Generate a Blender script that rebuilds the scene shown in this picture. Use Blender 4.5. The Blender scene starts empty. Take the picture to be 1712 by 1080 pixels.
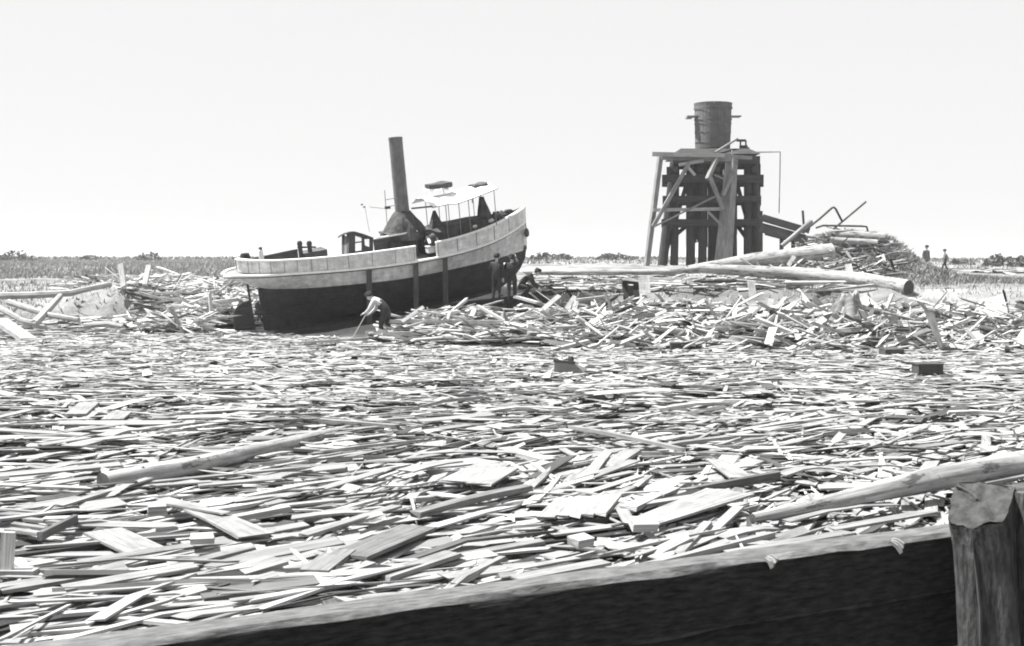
import bpy, bmesh, math, random
import numpy as np
from mathutils import Vector, Matrix, noise
R = math.radians
rnd = random.Random(7)
npr = np.random.default_rng(11)
scene = bpy.context.scene

# ------------------------------------------------------------------ camera, sky, sun, exposure
FPX, CX, CY, HOR, EYE = 2066.0, 856.0, 540.0, 432.0, 2.8
PITCH = math.atan((CY - HOR) / FPX)
cam_data = bpy.data.cameras.new('camera')
cam = bpy.data.objects.new('camera', cam_data)
scene.collection.objects.link(cam)
cam.location = (0, 0, EYE)
cam.rotation_euler = (R(90) - PITCH, 0, 0)
cam_data.sensor_width = 36.0
cam_data.lens = FPX / 1712.0 * 36.0
cam_data.clip_start, cam_data.clip_end = 0.1, 6000
cam_data.dof.use_dof = True
cam_data.dof.focus_distance = 36.0
cam_data.dof.aperture_fstop = 7.0
scene.camera = cam

SUN_DIR = Vector((-0.45, 0.06, 0.89)).normalized()          # towards the sun
world = bpy.data.worlds.new('World'); scene.world = world; world.use_nodes = True
wn, wl = world.node_tree.nodes, world.node_tree.links
wn.clear()
sky = wn.new('ShaderNodeTexSky'); sky.sky_type = 'NISHITA'; sky.sun_disc = False
sky.sun_elevation = math.asin(SUN_DIR.z)
sky.sun_rotation = math.atan2(SUN_DIR.x, SUN_DIR.y)
sky.air_density, sky.dust_density, sky.ozone_density = 1.0, 1.0, 1.0
bw = wn.new('ShaderNodeRGBToBW'); bg = wn.new('ShaderNodeBackground'); wo = wn.new('ShaderNodeOutputWorld')
bg.inputs['Strength'].default_value = 0.13
wl.new(sky.outputs[0], bw.inputs[0]); 
flat = wn.new('ShaderNodeMath'); flat.operation = 'POWER'; flat.inputs[1].default_value = 0.10      # a bright hazy sky: nearly even from zenith to horizon
gain = wn.new('ShaderNodeMath'); gain.operation = 'MULTIPLY'; gain.inputs[1].default_value = 2.12
wl.new(bw.outputs[0], flat.inputs[0]); wl.new(flat.outputs[0], gain.inputs[0]); wl.new(gain.outputs[0], bg.inputs[0])
wl.new(bg.outputs[0], wo.inputs[0])

sun_data = bpy.data.lights.new('sun', 'SUN'); sun_data.energy = 5.0; sun_data.angle = R(0.5)
sun_data.color = (1, 0.995, 0.985)
sun = bpy.data.objects.new('sun', sun_data); scene.collection.objects.link(sun)
sun.rotation_euler = (-SUN_DIR).to_track_quat('-Z', 'Y').to_euler(); sun.location = (-30, 20, 60)
vs = scene.view_settings
vs.view_transform = 'Standard'; vs.look = 'None'; vs.exposure = 1.5; vs.gamma = 1.0; vs.use_curve_mapping = False
scene.cycles.filter_width = 1.9
scene.cycles.max_bounces = 6; scene.cycles.diffuse_bounces = 3; scene.cycles.glossy_bounces = 2

# ------------------------------------------------------------------ layout helpers
_F = Vector((0, math.cos(PITCH), -math.sin(PITCH))); _U = Vector((0, math.sin(PITCH), math.cos(PITCH)))
EYEV = Vector((0, 0, EYE))
def ray(px, py):
    return _F + Vector(((px - CX) / FPX, 0, 0)) + _U * ((CY - py) / FPX)
def at(px, py, Y):                      # a point of the place, Y metres in front of the camera
    d = ray(px, py); return EYEV + d * (Y / d.y)
def G(px, py, z):                       # a point on the level z
    d = ray(px, py); return EYEV + d * ((z - EYE) / d.z)

# ------------------------------------------------------------------ materials
def nodes_of(name, rough=0.8, spec=0.25):
    m = bpy.data.materials.new(name); m.use_nodes = True
    nt = m.node_tree; b = nt.nodes['Principled BSDF']
    b.inputs['Roughness'].default_value = rough
    b.inputs['Specular IOR Level'].default_value = spec
    return m, nt, b
def math_node(nt, op, a, b):
    n = nt.nodes.new('ShaderNodeMath'); n.operation = op
    for i, v in enumerate((a, b)):
        if isinstance(v, (int, float)): n.inputs[i].default_value = v
        else: nt.links.new(v, n.inputs[i])
    return n.outputs[0]
def remap(nt, v, a, b, c, d):
    n = nt.nodes.new('ShaderNodeMapRange'); n.clamp = True
    nt.links.new(v, n.inputs[0])
    for i, k in enumerate((a, b, c, d)): n.inputs[i + 1].default_value = k
    return n.outputs[0]
def noise_node(nt, coord, scale, detail=4, vec=(1, 1, 1), rough=0.6):
    tc = nt.nodes.new('ShaderNodeTexCoord'); mp = nt.nodes.new('ShaderNodeMapping'); nz = nt.nodes.new('ShaderNodeTexNoise')
    mp.inputs['Scale'].default_value = vec
    nt.links.new(tc.outputs[coord], mp.inputs[0]); nt.links.new(mp.outputs[0], nz.inputs[0])
    nz.inputs['Scale'].default_value = scale; nz.inputs['Detail'].default_value = detail; nz.inputs['Roughness'].default_value = rough
    return nz.outputs[0]
def bump(nt, b, h, strength, dist):
    n = nt.nodes.new('ShaderNodeBump'); n.inputs['Strength'].default_value = strength; n.inputs['Distance'].default_value = dist
    nt.links.new(h, n.inputs['Height']); nt.links.new(n.outputs[0], b.inputs['Normal'])
def wood(name, base, lo=0.6, hi=1.25, tone=False, grain=(1.3, 26, 1), rough=0.82, blotch=1.2, bs=0.5, cracks=False, bark=False):
    m, nt, b = nodes_of(name, rough)
    g = remap(nt, noise_node(nt, 'UV', 1.0, 5, grain), 0.28, 0.72, lo, hi)
    w = remap(nt, noise_node(nt, 'UV', blotch, 3), 0.3, 0.7, 0.72, 1.18)
    v = math_node(nt, 'MULTIPLY', g, w)
    if cracks:                                          # splits along the grain and weather stains
        v = math_node(nt, 'MULTIPLY', v, remap(nt, noise_node(nt, 'UV', 1.0, 2, (0.7, 60, 1)), 0.64, 0.70, 1.0, 0.4))
        v = math_node(nt, 'MULTIPLY', v, remap(nt, noise_node(nt, 'UV', 4.0, 4, (0.8, 2, 1)), 0.58, 0.75, 1.0, 0.55))
    if bark: v = math_node(nt, 'MULTIPLY', v, remap(nt, noise_node(nt, 'UV', 2.2, 6, (0.7, 2.2, 1), 0.75), 0.54, 0.6, 1.0, 0.35))
    if tone:
        at_ = nt.nodes.new('ShaderNodeAttribute'); at_.attribute_name = 'tone'
        oi = nt.nodes.new('ShaderNodeObjectInfo'); sp = nt.nodes.new('ShaderNodeSeparateColor')
        nt.links.new(oi.outputs['Color'], sp.inputs[0])
        v = math_node(nt, 'MULTIPLY', v, at_.outputs['Fac']); v = math_node(nt, 'MULTIPLY', v, sp.outputs[0])
    v = math_node(nt, 'MULTIPLY', v, base)
    nt.links.new(v, b.inputs['Base Color'])
    bump(nt, b, g, bs, 0.006)
    return m
def plain(name, base, lo=0.75, hi=1.2, scale=4, coord='Object', vec=(1, 1, 1), rough=0.7, bd=0.01, bs=0.35, spec=0.25, detail=5, metal=0):
    m, nt, b = nodes_of(name, rough, spec)
    n = noise_node(nt, coord, scale, detail, vec)
    nt.links.new(math_node(nt, 'MULTIPLY', remap(nt, n, 0.3, 0.7, lo, hi), base), b.inputs['Base Color'])
    b.inputs['Metallic'].default_value = metal
    bump(nt, b, n, bs, bd)
    return m
MT = {}
MT['plank'] = wood('weathered_lumber', 1.0, 0.5, 1.36, tone=True, grain=(1.6, 40, 1), blotch=2.0, cracks=True)
MT['log'] = wood('stripped_log', 0.31, 0.45, 1.3, grain=(1.1, 14, 1), blotch=1.6, cracks=True, bark=True, bs=0.9)
MT['log_end'] = plain('log_end_grain', 0.07, 0.5, 1.4, 9)
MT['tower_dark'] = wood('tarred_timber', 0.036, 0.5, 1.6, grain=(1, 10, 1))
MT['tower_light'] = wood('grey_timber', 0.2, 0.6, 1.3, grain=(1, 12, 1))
MT['pale_timber'] = wood('pale_timber', 0.3, 0.7, 1.2)
MT['dark_timber'] = wood('dark_timber', 0.06, 0.5, 1.5)
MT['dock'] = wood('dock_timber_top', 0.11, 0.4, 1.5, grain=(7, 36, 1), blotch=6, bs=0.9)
MT['dock_side'] = wood('dock_timber_shade', 0.014, 0.3, 3.4, grain=(8, 40, 1), blotch=7, bs=0.9)  # darker than the top: the shade on the beam's sides is put into the colour
MT['pile'] = wood('pile_timber', 0.05, 0.2, 2.2, grain=(5, 26, 1), blotch=9, bs=1.0)
MT['pile_top'] = plain('pile_sawn_top', 0.032, 0.3, 1.7, 17, bd=0.02, bs=0.8)
MT['tank'] = wood('tank_staves', 0.11, 0.75, 1.2, grain=(1, 8, 1))
MT['iron'] = plain('dark_iron', 0.05, 0.6, 1.5, 6, rough=0.6)
MT['iron_grey'] = plain('grey_iron', 0.16, 0.6, 1.4, 6, rough=0.6)
MT['funnel'] = plain('funnel_paint', 0.135, 0.7, 1.3, 5, rough=0.75, vec=(1, 1, 0.5))
MT['canvas'] = plain('dark_canvas', 0.045, 0.5, 1.7, 4, bd=0.05, bs=0.9, rough=0.9)
MT['canvas_grey'] = plain('grey_canvas', 0.05, 0.4, 1.8, 3.5, bd=0.06, bs=1.0, rough=0.9)
MT['awning'] = plain('white_awning', 0.8, 0.9, 1.05, 3, rough=0.9)
MT['sheet'] = plain('white_sheet', 0.5, 0.85, 1.05, 3, rough=0.9)
MT['cabin'] = wood('varnished_cabin', 0.075, 0.6, 1.4)
MT['water'] = plain('dark_water', 0.018, 0.6, 1.5, 2.5, 'Object', rough=0.35, bd=0.05, bs=0.4, spec=0.2)
MT['skin'] = plain('skin', 0.4, 0.9, 1.1, 12, bd=0.001)
MT['shirt_white'] = plain('white_shirt', 0.4, 0.85, 1.08, 9, bd=0.02, bs=0.7)
MT['cloth_dark'] = plain('dark_cloth', 0.02, 0.6, 1.6, 8, bd=0.02, bs=0.7)
MT['cloth_grey'] = plain('grey_cloth', 0.13, 0.6, 1.4, 8, bd=0.02, bs=0.7)
MT['stump'] = wood('stump_wood', 0.24, 0.35, 1.35, grain=(1, 7, 1), blotch=3, bs=1.0)

def hull_paint(name, base, lo, hi, seam):
    m, nt, b = nodes_of(name, 0.55, 0.3)
    n = noise_node(nt, 'Object', 3.0, 8, (1, 1, 1.3), 0.75)
    s = noise_node(nt, 'Object', 1.1, 4, (5, 5, 0.5))
    v = math_node(nt, 'MULTIPLY', remap(nt, n, 0.3, 0.72, lo, hi), remap(nt, s, 0.35, 0.62, 0.82, 1.05))
    nt.links.new(math_node(nt, 'MULTIPLY', v, base), b.inputs['Base Color'])
    wv = nt.nodes.new('ShaderNodeTexWave'); wv.wave_type = 'BANDS'; wv.bands_direction = 'Z'
    tc = nt.nodes.new('ShaderNodeTexCoord'); nt.links.new(tc.outputs['Object'], wv.inputs[0])
    wv.inputs['Scale'].default_value = seam; wv.inputs['Distortion'].default_value = 0.6; wv.inputs['Detail'].default_value = 1
    bump(nt, b, wv.outputs[1], 0.35, 0.012)
    return m
MT['hull_white'] = hull_paint('white_hull_paint', 0.74, 0.5, 1.12, 2.2)
MT['hull_black'] = hull_paint('black_hull_paint', 0.03, 0.5, 1.9, 2.2)
MT['rail'] = plain('white_rail_paint', 0.8, 0.8, 1.05, 5, rough=0.6)
MT['deck'] = wood('boat_deck', 0.2)

def ground_material():
    m, nt, b = nodes_of('bank_soil', 0.95, 0.1)
    big = noise_node(nt, 'Object', 0.22, 5); fine = noise_node(nt, 'Object', 2.6, 8, (1, 1, 1), 0.75)
    streak = noise_node(nt, 'Object', 0.5, 4, (0.25, 1.2, 1))
    v = math_node(nt, 'ADD', remap(nt, big, 0.35, 0.65, 0.12, 0.3), remap(nt, fine, 0.3, 0.7, -0.06, 0.06))
    v = math_node(nt, 'MULTIPLY', v, remap(nt, streak, 0.35, 0.6, 0.7, 1.1))
    wet_shade = nt.nodes.new('ShaderNodeAttribute'); wet_shade.attribute_name = 'wet'  # carries damp low ground and the painted shadow round the hull
    v = math_node(nt, 'MULTIPLY', v, remap(nt, wet_shade.outputs['Fac'], 0, 1, 1.0, 0.14))
    nt.links.new(v, b.inputs['Base Color'])
    bump(nt, b, fine, 0.8, 0.12)
    return m
MT['ground'] = ground_material()
def grass_material(name, lo, hi):
    m, nt, b = nodes_of(name, 0.9, 0.1)
    n = noise_node(nt, 'Object', 0.9, 4)
    a = nt.nodes.new('ShaderNodeAttribute'); a.attribute_name = 'tone'
    nt.links.new(math_node(nt, 'MULTIPLY', remap(nt, n, 0.32, 0.68, lo, hi), a.outputs['Fac']), b.inputs['Base Color'])
    return m
MT['reed'] = grass_material('marsh_grass', 0.19, 0.3)
MT['weed'] = grass_material('bank_weeds', 0.14, 0.28)
MT['leaf'] = grass_material('scrub_leaves', 0.09, 0.2)

# ------------------------------------------------------------------ mesh builder
class MB:
    def __init__(s): s.v, s.f, s.uv, s.mi, s.mat = [], [], [], [], 0
    def add(s, pts, faces, uvs=None):
        o = len(s.v); s.v += [tuple(p) for p in pts]
        for k, fc in enumerate(faces):
            s.f.append([o + i for i in fc]); s.mi.append(s.mat)
            s.uv.append(uvs[k] if uvs else [(pts[i][0] + 0.3 * pts[i][1], pts[i][2] + 0.7 * pts[i][1]) for i in fc])
        return s
    def beam(s, p0, p1, w, t, up=(0, 0, 1), w1=None, t1=None, segs=1, bow=0.0, jag=0.0, side=0.0):
        """a sawn timber from p0 to p1; w across, t along up; optional bow, taper and broken ends"""
        p0, p1 = Vector(p0), Vector(p1); d = p1 - p0; L = d.length; d = d / L
        up = Vector(up); W = d.cross(up)
        if W.length < 1e-4: W = d.cross(Vector((1, 0, 0)))
        W.normalize(); T = W.cross(d).normalized()
        w1 = w if w1 is None else w1; t1 = t if t1 is None else t1
        uo, vo = rnd.uniform(0, 50), rnd.uniform(0, 50)
        pts, ring = [], []
        for i in range(segs + 1):
            k = i / segs; c = p0 + d * (L * k) + T * (bow * (4 * k * (1 - k))) + W * (side * 4 * k * (1 - k))
            ww, tt = (w + (w1 - w) * k) / 2, (t + (t1 - t) * k) / 2
            for a, b_ in ((-1, -1), (1, -1), (1, 1), (-1, 1)):
                q = c + W * (a * ww) + T * (b_ * tt)
                if jag and i in (0, segs): q = q + d * rnd.uniform(-jag, jag)
                pts.append(q)
        per = [0, w, w + t, 2 * w + t, 2 * w + 2 * t]
        faces, uvs = [], []
        for i in range(segs):
            for j in range(4):
                a, b_ = i * 4 + j, i * 4 + (j + 1) % 4
                faces.append([a, b_, b_ + 4, a + 4])
                u0, u1 = uo + L * i / segs, uo + L * (i + 1) / segs
                uvs.append([(u0, vo + per[j]), (u0, vo + per[j + 1]), (u1, vo + per[j + 1]), (u1, vo + per[j])])
        faces += [[3, 2, 1, 0], [segs * 4 + k for k in range(4)]]
        uvs += [[(uo + .01 * k, vo + 3 + .05 * k) for k in range(4)]] * 2
        return s.add(pts, faces, uvs)
    def tube(s, path, radii, n=10, rough=0.0, cap=True, endmat=None, squash=1.0):
        path = [Vector(p) for p in path]; uo, vo = rnd.uniform(0, 50), rnd.uniform(0, 50)
        if not hasattr(radii, '__len__'): radii = [radii] * len(path)
        pts, acc = [], 0.0; us = []
        ph = rnd.uniform(0, 100)
        for i, c in enumerate(path):
            d = (path[min(i + 1, len(path) - 1)] - path[max(i - 1, 0)]).normalized()
            a = Vector((0, 0, 1)) if abs(d.z) < 0.9 else Vector((1, 0, 0))
            X = d.cross(a).normalized(); Y = X.cross(d).normalized()
            if i: acc += (c - path[i - 1]).length
            us.append(acc)
            for j in range(n):
                an = 2 * math.pi * j / n
                r = radii[i] * (1 + rough * noise.noise(Vector((math.cos(an) * 1.5, math.sin(an) * 1.5, acc * 1.2 + ph))))
                pts.append(c + X * (math.cos(an) * r) + Y * (math.sin(an) * r * squash))
        faces, uvs = [], []
        circ = 2 * math.pi * max(radii)
        for i in range(len(path) - 1):
            for j in range(n):
                a, b_ = i * n + j, i * n + (j + 1) % n
                faces.append([a, b_, b_ + n, a + n])
                v0, v1 = vo + circ * j / n, vo + circ * (j + 1) / n
                uvs.append([(uo + us[i], v0), (uo + us[i], v1), (uo + us[i + 1], v1), (uo + us[i + 1], v0)])
        s.add(pts, faces, uvs)
        if cap:
            o = len(s.v) - len(pts); k = s.mat
            if endmat is not None: s.mat = endmat
            for fc in (list(range(n))[::-1], list(range((len(path) - 1) * n, len(path) * n))):
                s.f.append([o + i for i in fc]); s.mi.append(s.mat)
                s.uv.append([(uo + math.cos(q) * .1, vo + math.sin(q) * .1) for q in range(n)])
            s.mat = k
        return s
    def grid(s, rows, flip=False):
        n = len(rows[0]); pts = [p for r in rows for p in r]; faces = []
        for i in range(len(rows) - 1):
            for j in range(n - 1):
                q = [i * n + j, i * n + j + 1, (i + 1) * n + j + 1, (i + 1) * n + j]
                faces.append(q[::-1] if flip else q)
        return s.add(pts, faces)
    def prism(s, poly, off):
        """a flat outline (3-D points) pushed along off: a plate with thickness"""
        poly = [Vector(p) for p in poly]; off = Vector(off); n = len(poly)
        pts = poly + [p + off for p in poly]
        faces = [list(range(n))[::-1], list(range(n, 2 * n))] + [[i, (i + 1) % n, n + (i + 1) % n, n + i] for i in range(n)]
        return s.add(pts, faces)
    def box(s, c, size, rot=None):
        c = Vector(c); h = [k / 2 for k in size]; pts = []
        for z in (-1, 1):
            for x, y in ((-1, -1), (1, -1), (1, 1), (-1, 1)):
                q = Vector((x * h[0], y * h[1], z * h[2]))
                pts.append(c + (rot @ q if rot else q))
        return s.add(pts, [[3, 2, 1, 0], [4, 5, 6, 7], [0, 1, 5, 4], [1, 2, 6, 5], [2, 3, 7, 6], [3, 0, 4, 7]])
    def build(s, name, mats, parent=None, smooth=False, tone=None, kind=None):
        me = bpy.data.meshes.new(name); me.from_pydata(s.v, [], s.f)
        mats = mats if isinstance(mats, (list, tuple)) else [mats]
        for m in mats: me.materials.append(MT[m] if isinstance(m, str) else m)
        me.polygons.foreach_set('material_index', s.mi)
        ul = me.uv_layers.new(name='UVMap')
        ul.data.foreach_set('uv', [c for fc in s.uv for q in fc for c in q])
        if tone is not None:
            a = me.attributes.new('tone', 'FLOAT', 'FACE')
            a.data.foreach_set('value', tone if hasattr(tone, '__len__') else [tone] * len(s.f))
        me.update()
        if smooth:
            me.polygons.foreach_set('use_smooth', [True] * len(me.polygons)); me.set_sharp_from_angle(angle=R(42))
        o = bpy.data.objects.new(name, me); scene.collection.objects.link(o)
        if parent is not None: o.parent = parent
        if kind: o['kind'] = kind
        return o
def tag(o, label, cat, group=None):
    o['label'] = label; o['category'] = cat
    if group: o['group'] = group
    return o
def thing(name, label, cat, loc=(0, 0, 0), group=None):
    o = bpy.data.objects.new(name, None); scene.collection.objects.link(o)
    o.location = loc; o.empty_display_size = 0.2
    return tag(o, label, cat, group)

# ------------------------------------------------------------------ the boat's place (needed by the ground under it)
BT = Vector((-10.5407, 45.2852, 1.6469))
BROT = Matrix.Rotation(R(23), 3, 'Z') @ Matrix.Rotation(R(-7.5), 3, 'Y') @ Matrix.Rotation(R(6.5), 3, 'X')
BINV = BROT.transposed()
def B(px, py, y):                       # boat coordinates of what shows at px, py on the boat's own fore-and-aft plane y
    o = BINV @ (EYEV - BT); d = BINV @ ray(px, py)
    return o + d * ((y - o.y) / d.y)

# ------------------------------------------------------------------ terrain
def sstep(a, b, t):
    t = max(0.0, min(1.0, (t - a) / (b - a))); return t * t * (3 - 2 * t)
def lerp_pts(pts, t):
    if t <= pts[0][0]: return pts[0][1]
    for (a, va), (b, vb) in zip(pts, pts[1:]):
        if t <= b: return va + (vb - va) * (t - a) / (b - a)
    return pts[-1][1]
PR = [(0, -1.2), (34, -0.9), (36.5, 0.0), (47.6, 0.75), (49.4, 1.55), (60, 1.8), (85, 2.3), (150, 2.5), (3000, 2.6)]
PL = [(0, -1.2), (41, -0.9), (45, 0.0), (48.5, 0.35), (54, 0.95), (65, 1.5), (110, 2.05), (250, 2.5), (900, 2.5), (3000, 2.6)]
def zt(x, y):
    wob = 1.3 * noise.noise(Vector((x * 0.22, 3.1, 0.5)))
    r, l = lerp_pts(PR, y + wob), lerp_pts(PL, y + wob)
    k = sstep(-10.5, -1.0, x)
    z = l + (r - l) * k
    if y > 55: z -= 0.6 * sstep(20, 27, x - (y - 55) * 0.08) * sstep(55, 70, y) * (1 - sstep(200, 500, y))
    if y < 33 or y > 240: return z
    # the eroded sandy hump on the left, and the weedy mound on the right
    z += 1.0 * math.exp(-((x + 16.4) / 2.6) ** 4) * sstep(49.0, 50.0, y + 0.5 * noise.noise(Vector((x, 0, 2)))) * (1 - sstep(51.5, 56, y)) + 0.5 * math.exp(-(((x + 20.5) / 1.8) ** 2 + ((y - 52) / 1.5) ** 2))
    mx = (x - 17.6); z += 2.1 * math.exp(-((mx / (3.6 if mx < 0 else 2.7)) ** 4 + ((y - 63) / 4.2) ** 2))
    z += 0.5 * math.exp(-(((x - 15) / 5) ** 2 + ((y - 57) / 2.2) ** 2))
    v = Vector((x * 0.5, y * 0.5, 0)); amp = sstep(34, 38, y)
    z += amp * (0.16 * noise.noise(v) + 0.09 * noise.noise(v * 2.9) + 0.04 * noise.noise(v * 7))
    q = BINV @ (Vector((x, y, 0.8)) - BT)
    if -0.6 < q.x < 12.4 and abs(q.y) < 2.4:
        kz = (BT + BROT @ Vector((q.x, 0, -1.83))).z - 0.03
        z = min(z, kz + 0.55 * sstep(0.5, 2.4, abs(q.y)))
    return z
xs = [-28 + 0.5 * i for i in range(119)]
ext = [1.0]
while sum(ext) < 2600: ext.append(ext[-1] * 1.25)
a = xs[0]; left = []
for e in ext: a -= e; left.append(a)
a = xs[-1]; right = []
for e in ext: a += e; right.append(a)
xs = left[::-1] + xs + right
ys = [-80, -40, -10, 0, 10, 20, 28, 32] + [34 + 0.5 * i for i in range(75)]
st = 0.6
while ys[-1] < 3200: ys.append(ys[-1] + st); st *= 1.13
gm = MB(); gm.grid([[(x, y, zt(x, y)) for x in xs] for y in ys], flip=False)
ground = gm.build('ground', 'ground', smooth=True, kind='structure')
def wet(x, y, z):  # damp near the water level, plus a shadow painted on the ground round the boat
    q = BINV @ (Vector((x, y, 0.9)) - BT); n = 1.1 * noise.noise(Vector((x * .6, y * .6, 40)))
    d = max(-1.2 - q.x, q.x - 14.2, abs(q.y + 1.3) - 3.3) + n  # outline of the painted hull shadow
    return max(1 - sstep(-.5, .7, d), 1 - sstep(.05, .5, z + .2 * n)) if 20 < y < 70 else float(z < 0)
wet_shade_attr = ground.data.attributes.new('wet', 'FLOAT', 'POINT')  # damp low ground plus the painted hull shadow
wet_shade_attr.data.foreach_set('value', [wet(*v.co) for v in ground.data.vertices])
wm = MB(); wm.grid([[(-160, -80, 0), (160, -80, 0)], [(-160, 58, 0), (160, 58, 0)]])
water = wm.build('water', 'water', kind='structure')

# ------------------------------------------------------------------ clouds of boards (what nobody could count)
def board_cloud(name, c, yaw, pitch, roll, l, w, t, tone, label=None):
    n = len(c)
    cy, sy, cp, sp, cr, sr = np.cos(yaw), np.sin(yaw), np.cos(pitch), np.sin(pitch), np.cos(roll), np.sin(roll)
    L = np.stack([cy * cp, sy * cp, sp], 1); W0 = np.stack([-sy, cy, np.zeros(n)], 1); T0 = np.cross(L, W0)
    W = W0 * cr[:, None] + T0 * sr[:, None]; T = T0 * cr[:, None] - W0 * sr[:, None]
    V = np.zeros((n, 12, 3)); k = 0
    tap = np.where(npr.uniform(0, 1, n) < 0.22, npr.uniform(0.05, 0.4, n), npr.uniform(0.6, 1.0, n))
    bow = npr.normal(0, 0.016, n) * l; side = npr.normal(0, 0.02, n) * l * np.where(w < 0.07, 1.6, 0.35)
    for si, sg in enumerate((-1, 0, 1)):
        for a, b in ((-1, -1), (1, -1), (1, 1), (-1, 1)):
            ww = w * (1 + (tap - 1) * si / 2)
            skew = npr.normal(0, 0.04, n) + (a * npr.normal(0, 0.07, n)) if sg else np.zeros(n)
            mid = 0.0 if sg else 1.0
            V[:, k] = c + L * (sg * l / 2 + skew)[:, None] + W * (a * ww / 2 + mid * side)[:, None] + T * (b * t / 2 + mid * bow)[:, None]
            k += 1
    quads = [[3, 2, 1, 0], [8, 9, 10, 11]] + [[r + j, r + (j + 1) % 4, r + 4 + (j + 1) % 4, r + 4 + j] for r in (0, 4) for j in range(4)]
    quads = np.array(quads); nq = len(quads)
    F = (quads[None] + 12 * np.arange(n)[:, None, None]).reshape(-1, 4)
    me = bpy.data.meshes.new(name); me.from_pydata(V.reshape(-1, 3).tolist(), [], F.tolist())
    uo, vo = npr.uniform(0, 60, n), npr.uniform(0, 60, n)
    U = np.zeros((n, nq, 4, 2))
    for fi, q in enumerate(quads):
        for ci, vi in enumerate(q):
            U[:, fi, ci, 0] = uo + l * (vi // 4) / 2
            U[:, fi, ci, 1] = vo + ((w if vi % 4 in (1, 2) else 0) + (t if vi % 4 in (2, 3) else 0))
    me.uv_layers.new(name='UVMap').data.foreach_set('uv', U.reshape(-1))
    a = me.attributes.new('tone', 'FLOAT', 'FACE'); a.data.foreach_set('value', np.repeat(tone, nq))
    me.materials.append(MT['plank']); me.update()
    o = bpy.data.objects.new(name, me); scene.collection.objects.link(o); o['kind'] = 'stuff'
    if label: tag(o, label, 'lumber debris')
    return o
def tones(n, dark=0.14):
    t = npr.normal(0.285, 0.06, n).clip(0.12, 0.42)
    d = npr.uniform(0, 1, n) < dark
    t[d] = npr.uniform(0.02, 0.08, d.sum())
    return t
def field_z(x, y):
    return (1 - 0.6 * sstep(28, 42, y)) * (0.15 + 0.13 * noise.noise(Vector((x * 0.35, y * 0.35, 4))) + 0.07 * noise.noise(Vector((x * 1.1, y * 1.1, 9))))
def field_yaw(x, y):
    near = 1 - sstep(13, 24, y)
    base = 10 + 30 * near + (12 * near * min(1, max(-1, (x + 1) / 3.0)))
    return base + 34 * noise.noise(Vector((x * 0.16, y * 0.16, 20))) + 28 * noise.noise(Vector((x * 0.5, y * 0.5, 31)))
def make_field():
    C, YW, PT, RL, LN, WD, TH = [], [], [], [], [], [], []
    for (y0, y1, dens) in ((7.0, 12, 46), (12, 17, 38), (17, 26, 29), (26, 36, 32), (36, 46, 30)):
        ym = (y0 + y1) / 2; half = 0.43 * y1 + 3
        n = int(dens * 2 * half * (y1 - y0))
        for _ in range(n):
            y = rnd.uniform(y0, y1); x = rnd.uniform(-half, half)
            if y > 35 and zt(x, y) > 0.05: continue
            kind = rnd.random(); far = min(1.0, (y - 7) / 25)
            ls = 1.0 - 0.48 * far
            if kind < 0.46: l, w, t = ls * rnd.uniform(0.3, 2.2), rnd.uniform(0.02, 0.06), rnd.uniform(0.01, 0.025)       # laths
            elif kind < 0.80: l, w, t = ls * rnd.uniform(0.4, 2.4), rnd.uniform(0.07, 0.19), rnd.uniform(0.014, 0.028)    # boards
            elif kind < 0.84: l, w, t = ls * rnd.uniform(0.7, 3.0), rnd.uniform(0.07, 0.13), rnd.uniform(0.04, 0.08)      # timbers
            else: l, w, t = rnd.uniform(0.12, 0.5), rnd.uniform(0.06, 0.28), rnd.uniform(0.012, 0.03)                     # bits
            yw = field_yaw(x, y) + rnd.gauss(0, 10 + 36 * far)
            if rnd.random() < 0.22: yw = rnd.uniform(-90, 90)
            top = field_z(x, y); fl = 1 - 0.75 * sstep(14, 30, y)
            z = top * rnd.uniform(1 - 1.25 * fl, 1.0) if rnd.random() < 0.72 else top + rnd.uniform(-0.02, 0.05) * fl
            C.append((x, y, z + 0.02)); YW.append(R(yw))
            PT.append(rnd.gauss(0, 0.025 if l > 1.2 else 0.08) * (0.4 + 0.6 * fl)); RL.append(rnd.gauss(0, 0.13) * (0.4 + 0.6 * fl))
            LN.append(l); WD.append(w * (1.5 - 0.5 * fl)); TH.append(t * (0.45 + 0.55 * fl))
    A = np.array
    return board_cloud('floating_lumber', A(C), A(YW), A(PT), A(RL), A(LN), A(WD), A(TH), tones(len(C)),
                       'jam of splintered boards and laths covering the whole water')
make_field()
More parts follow.
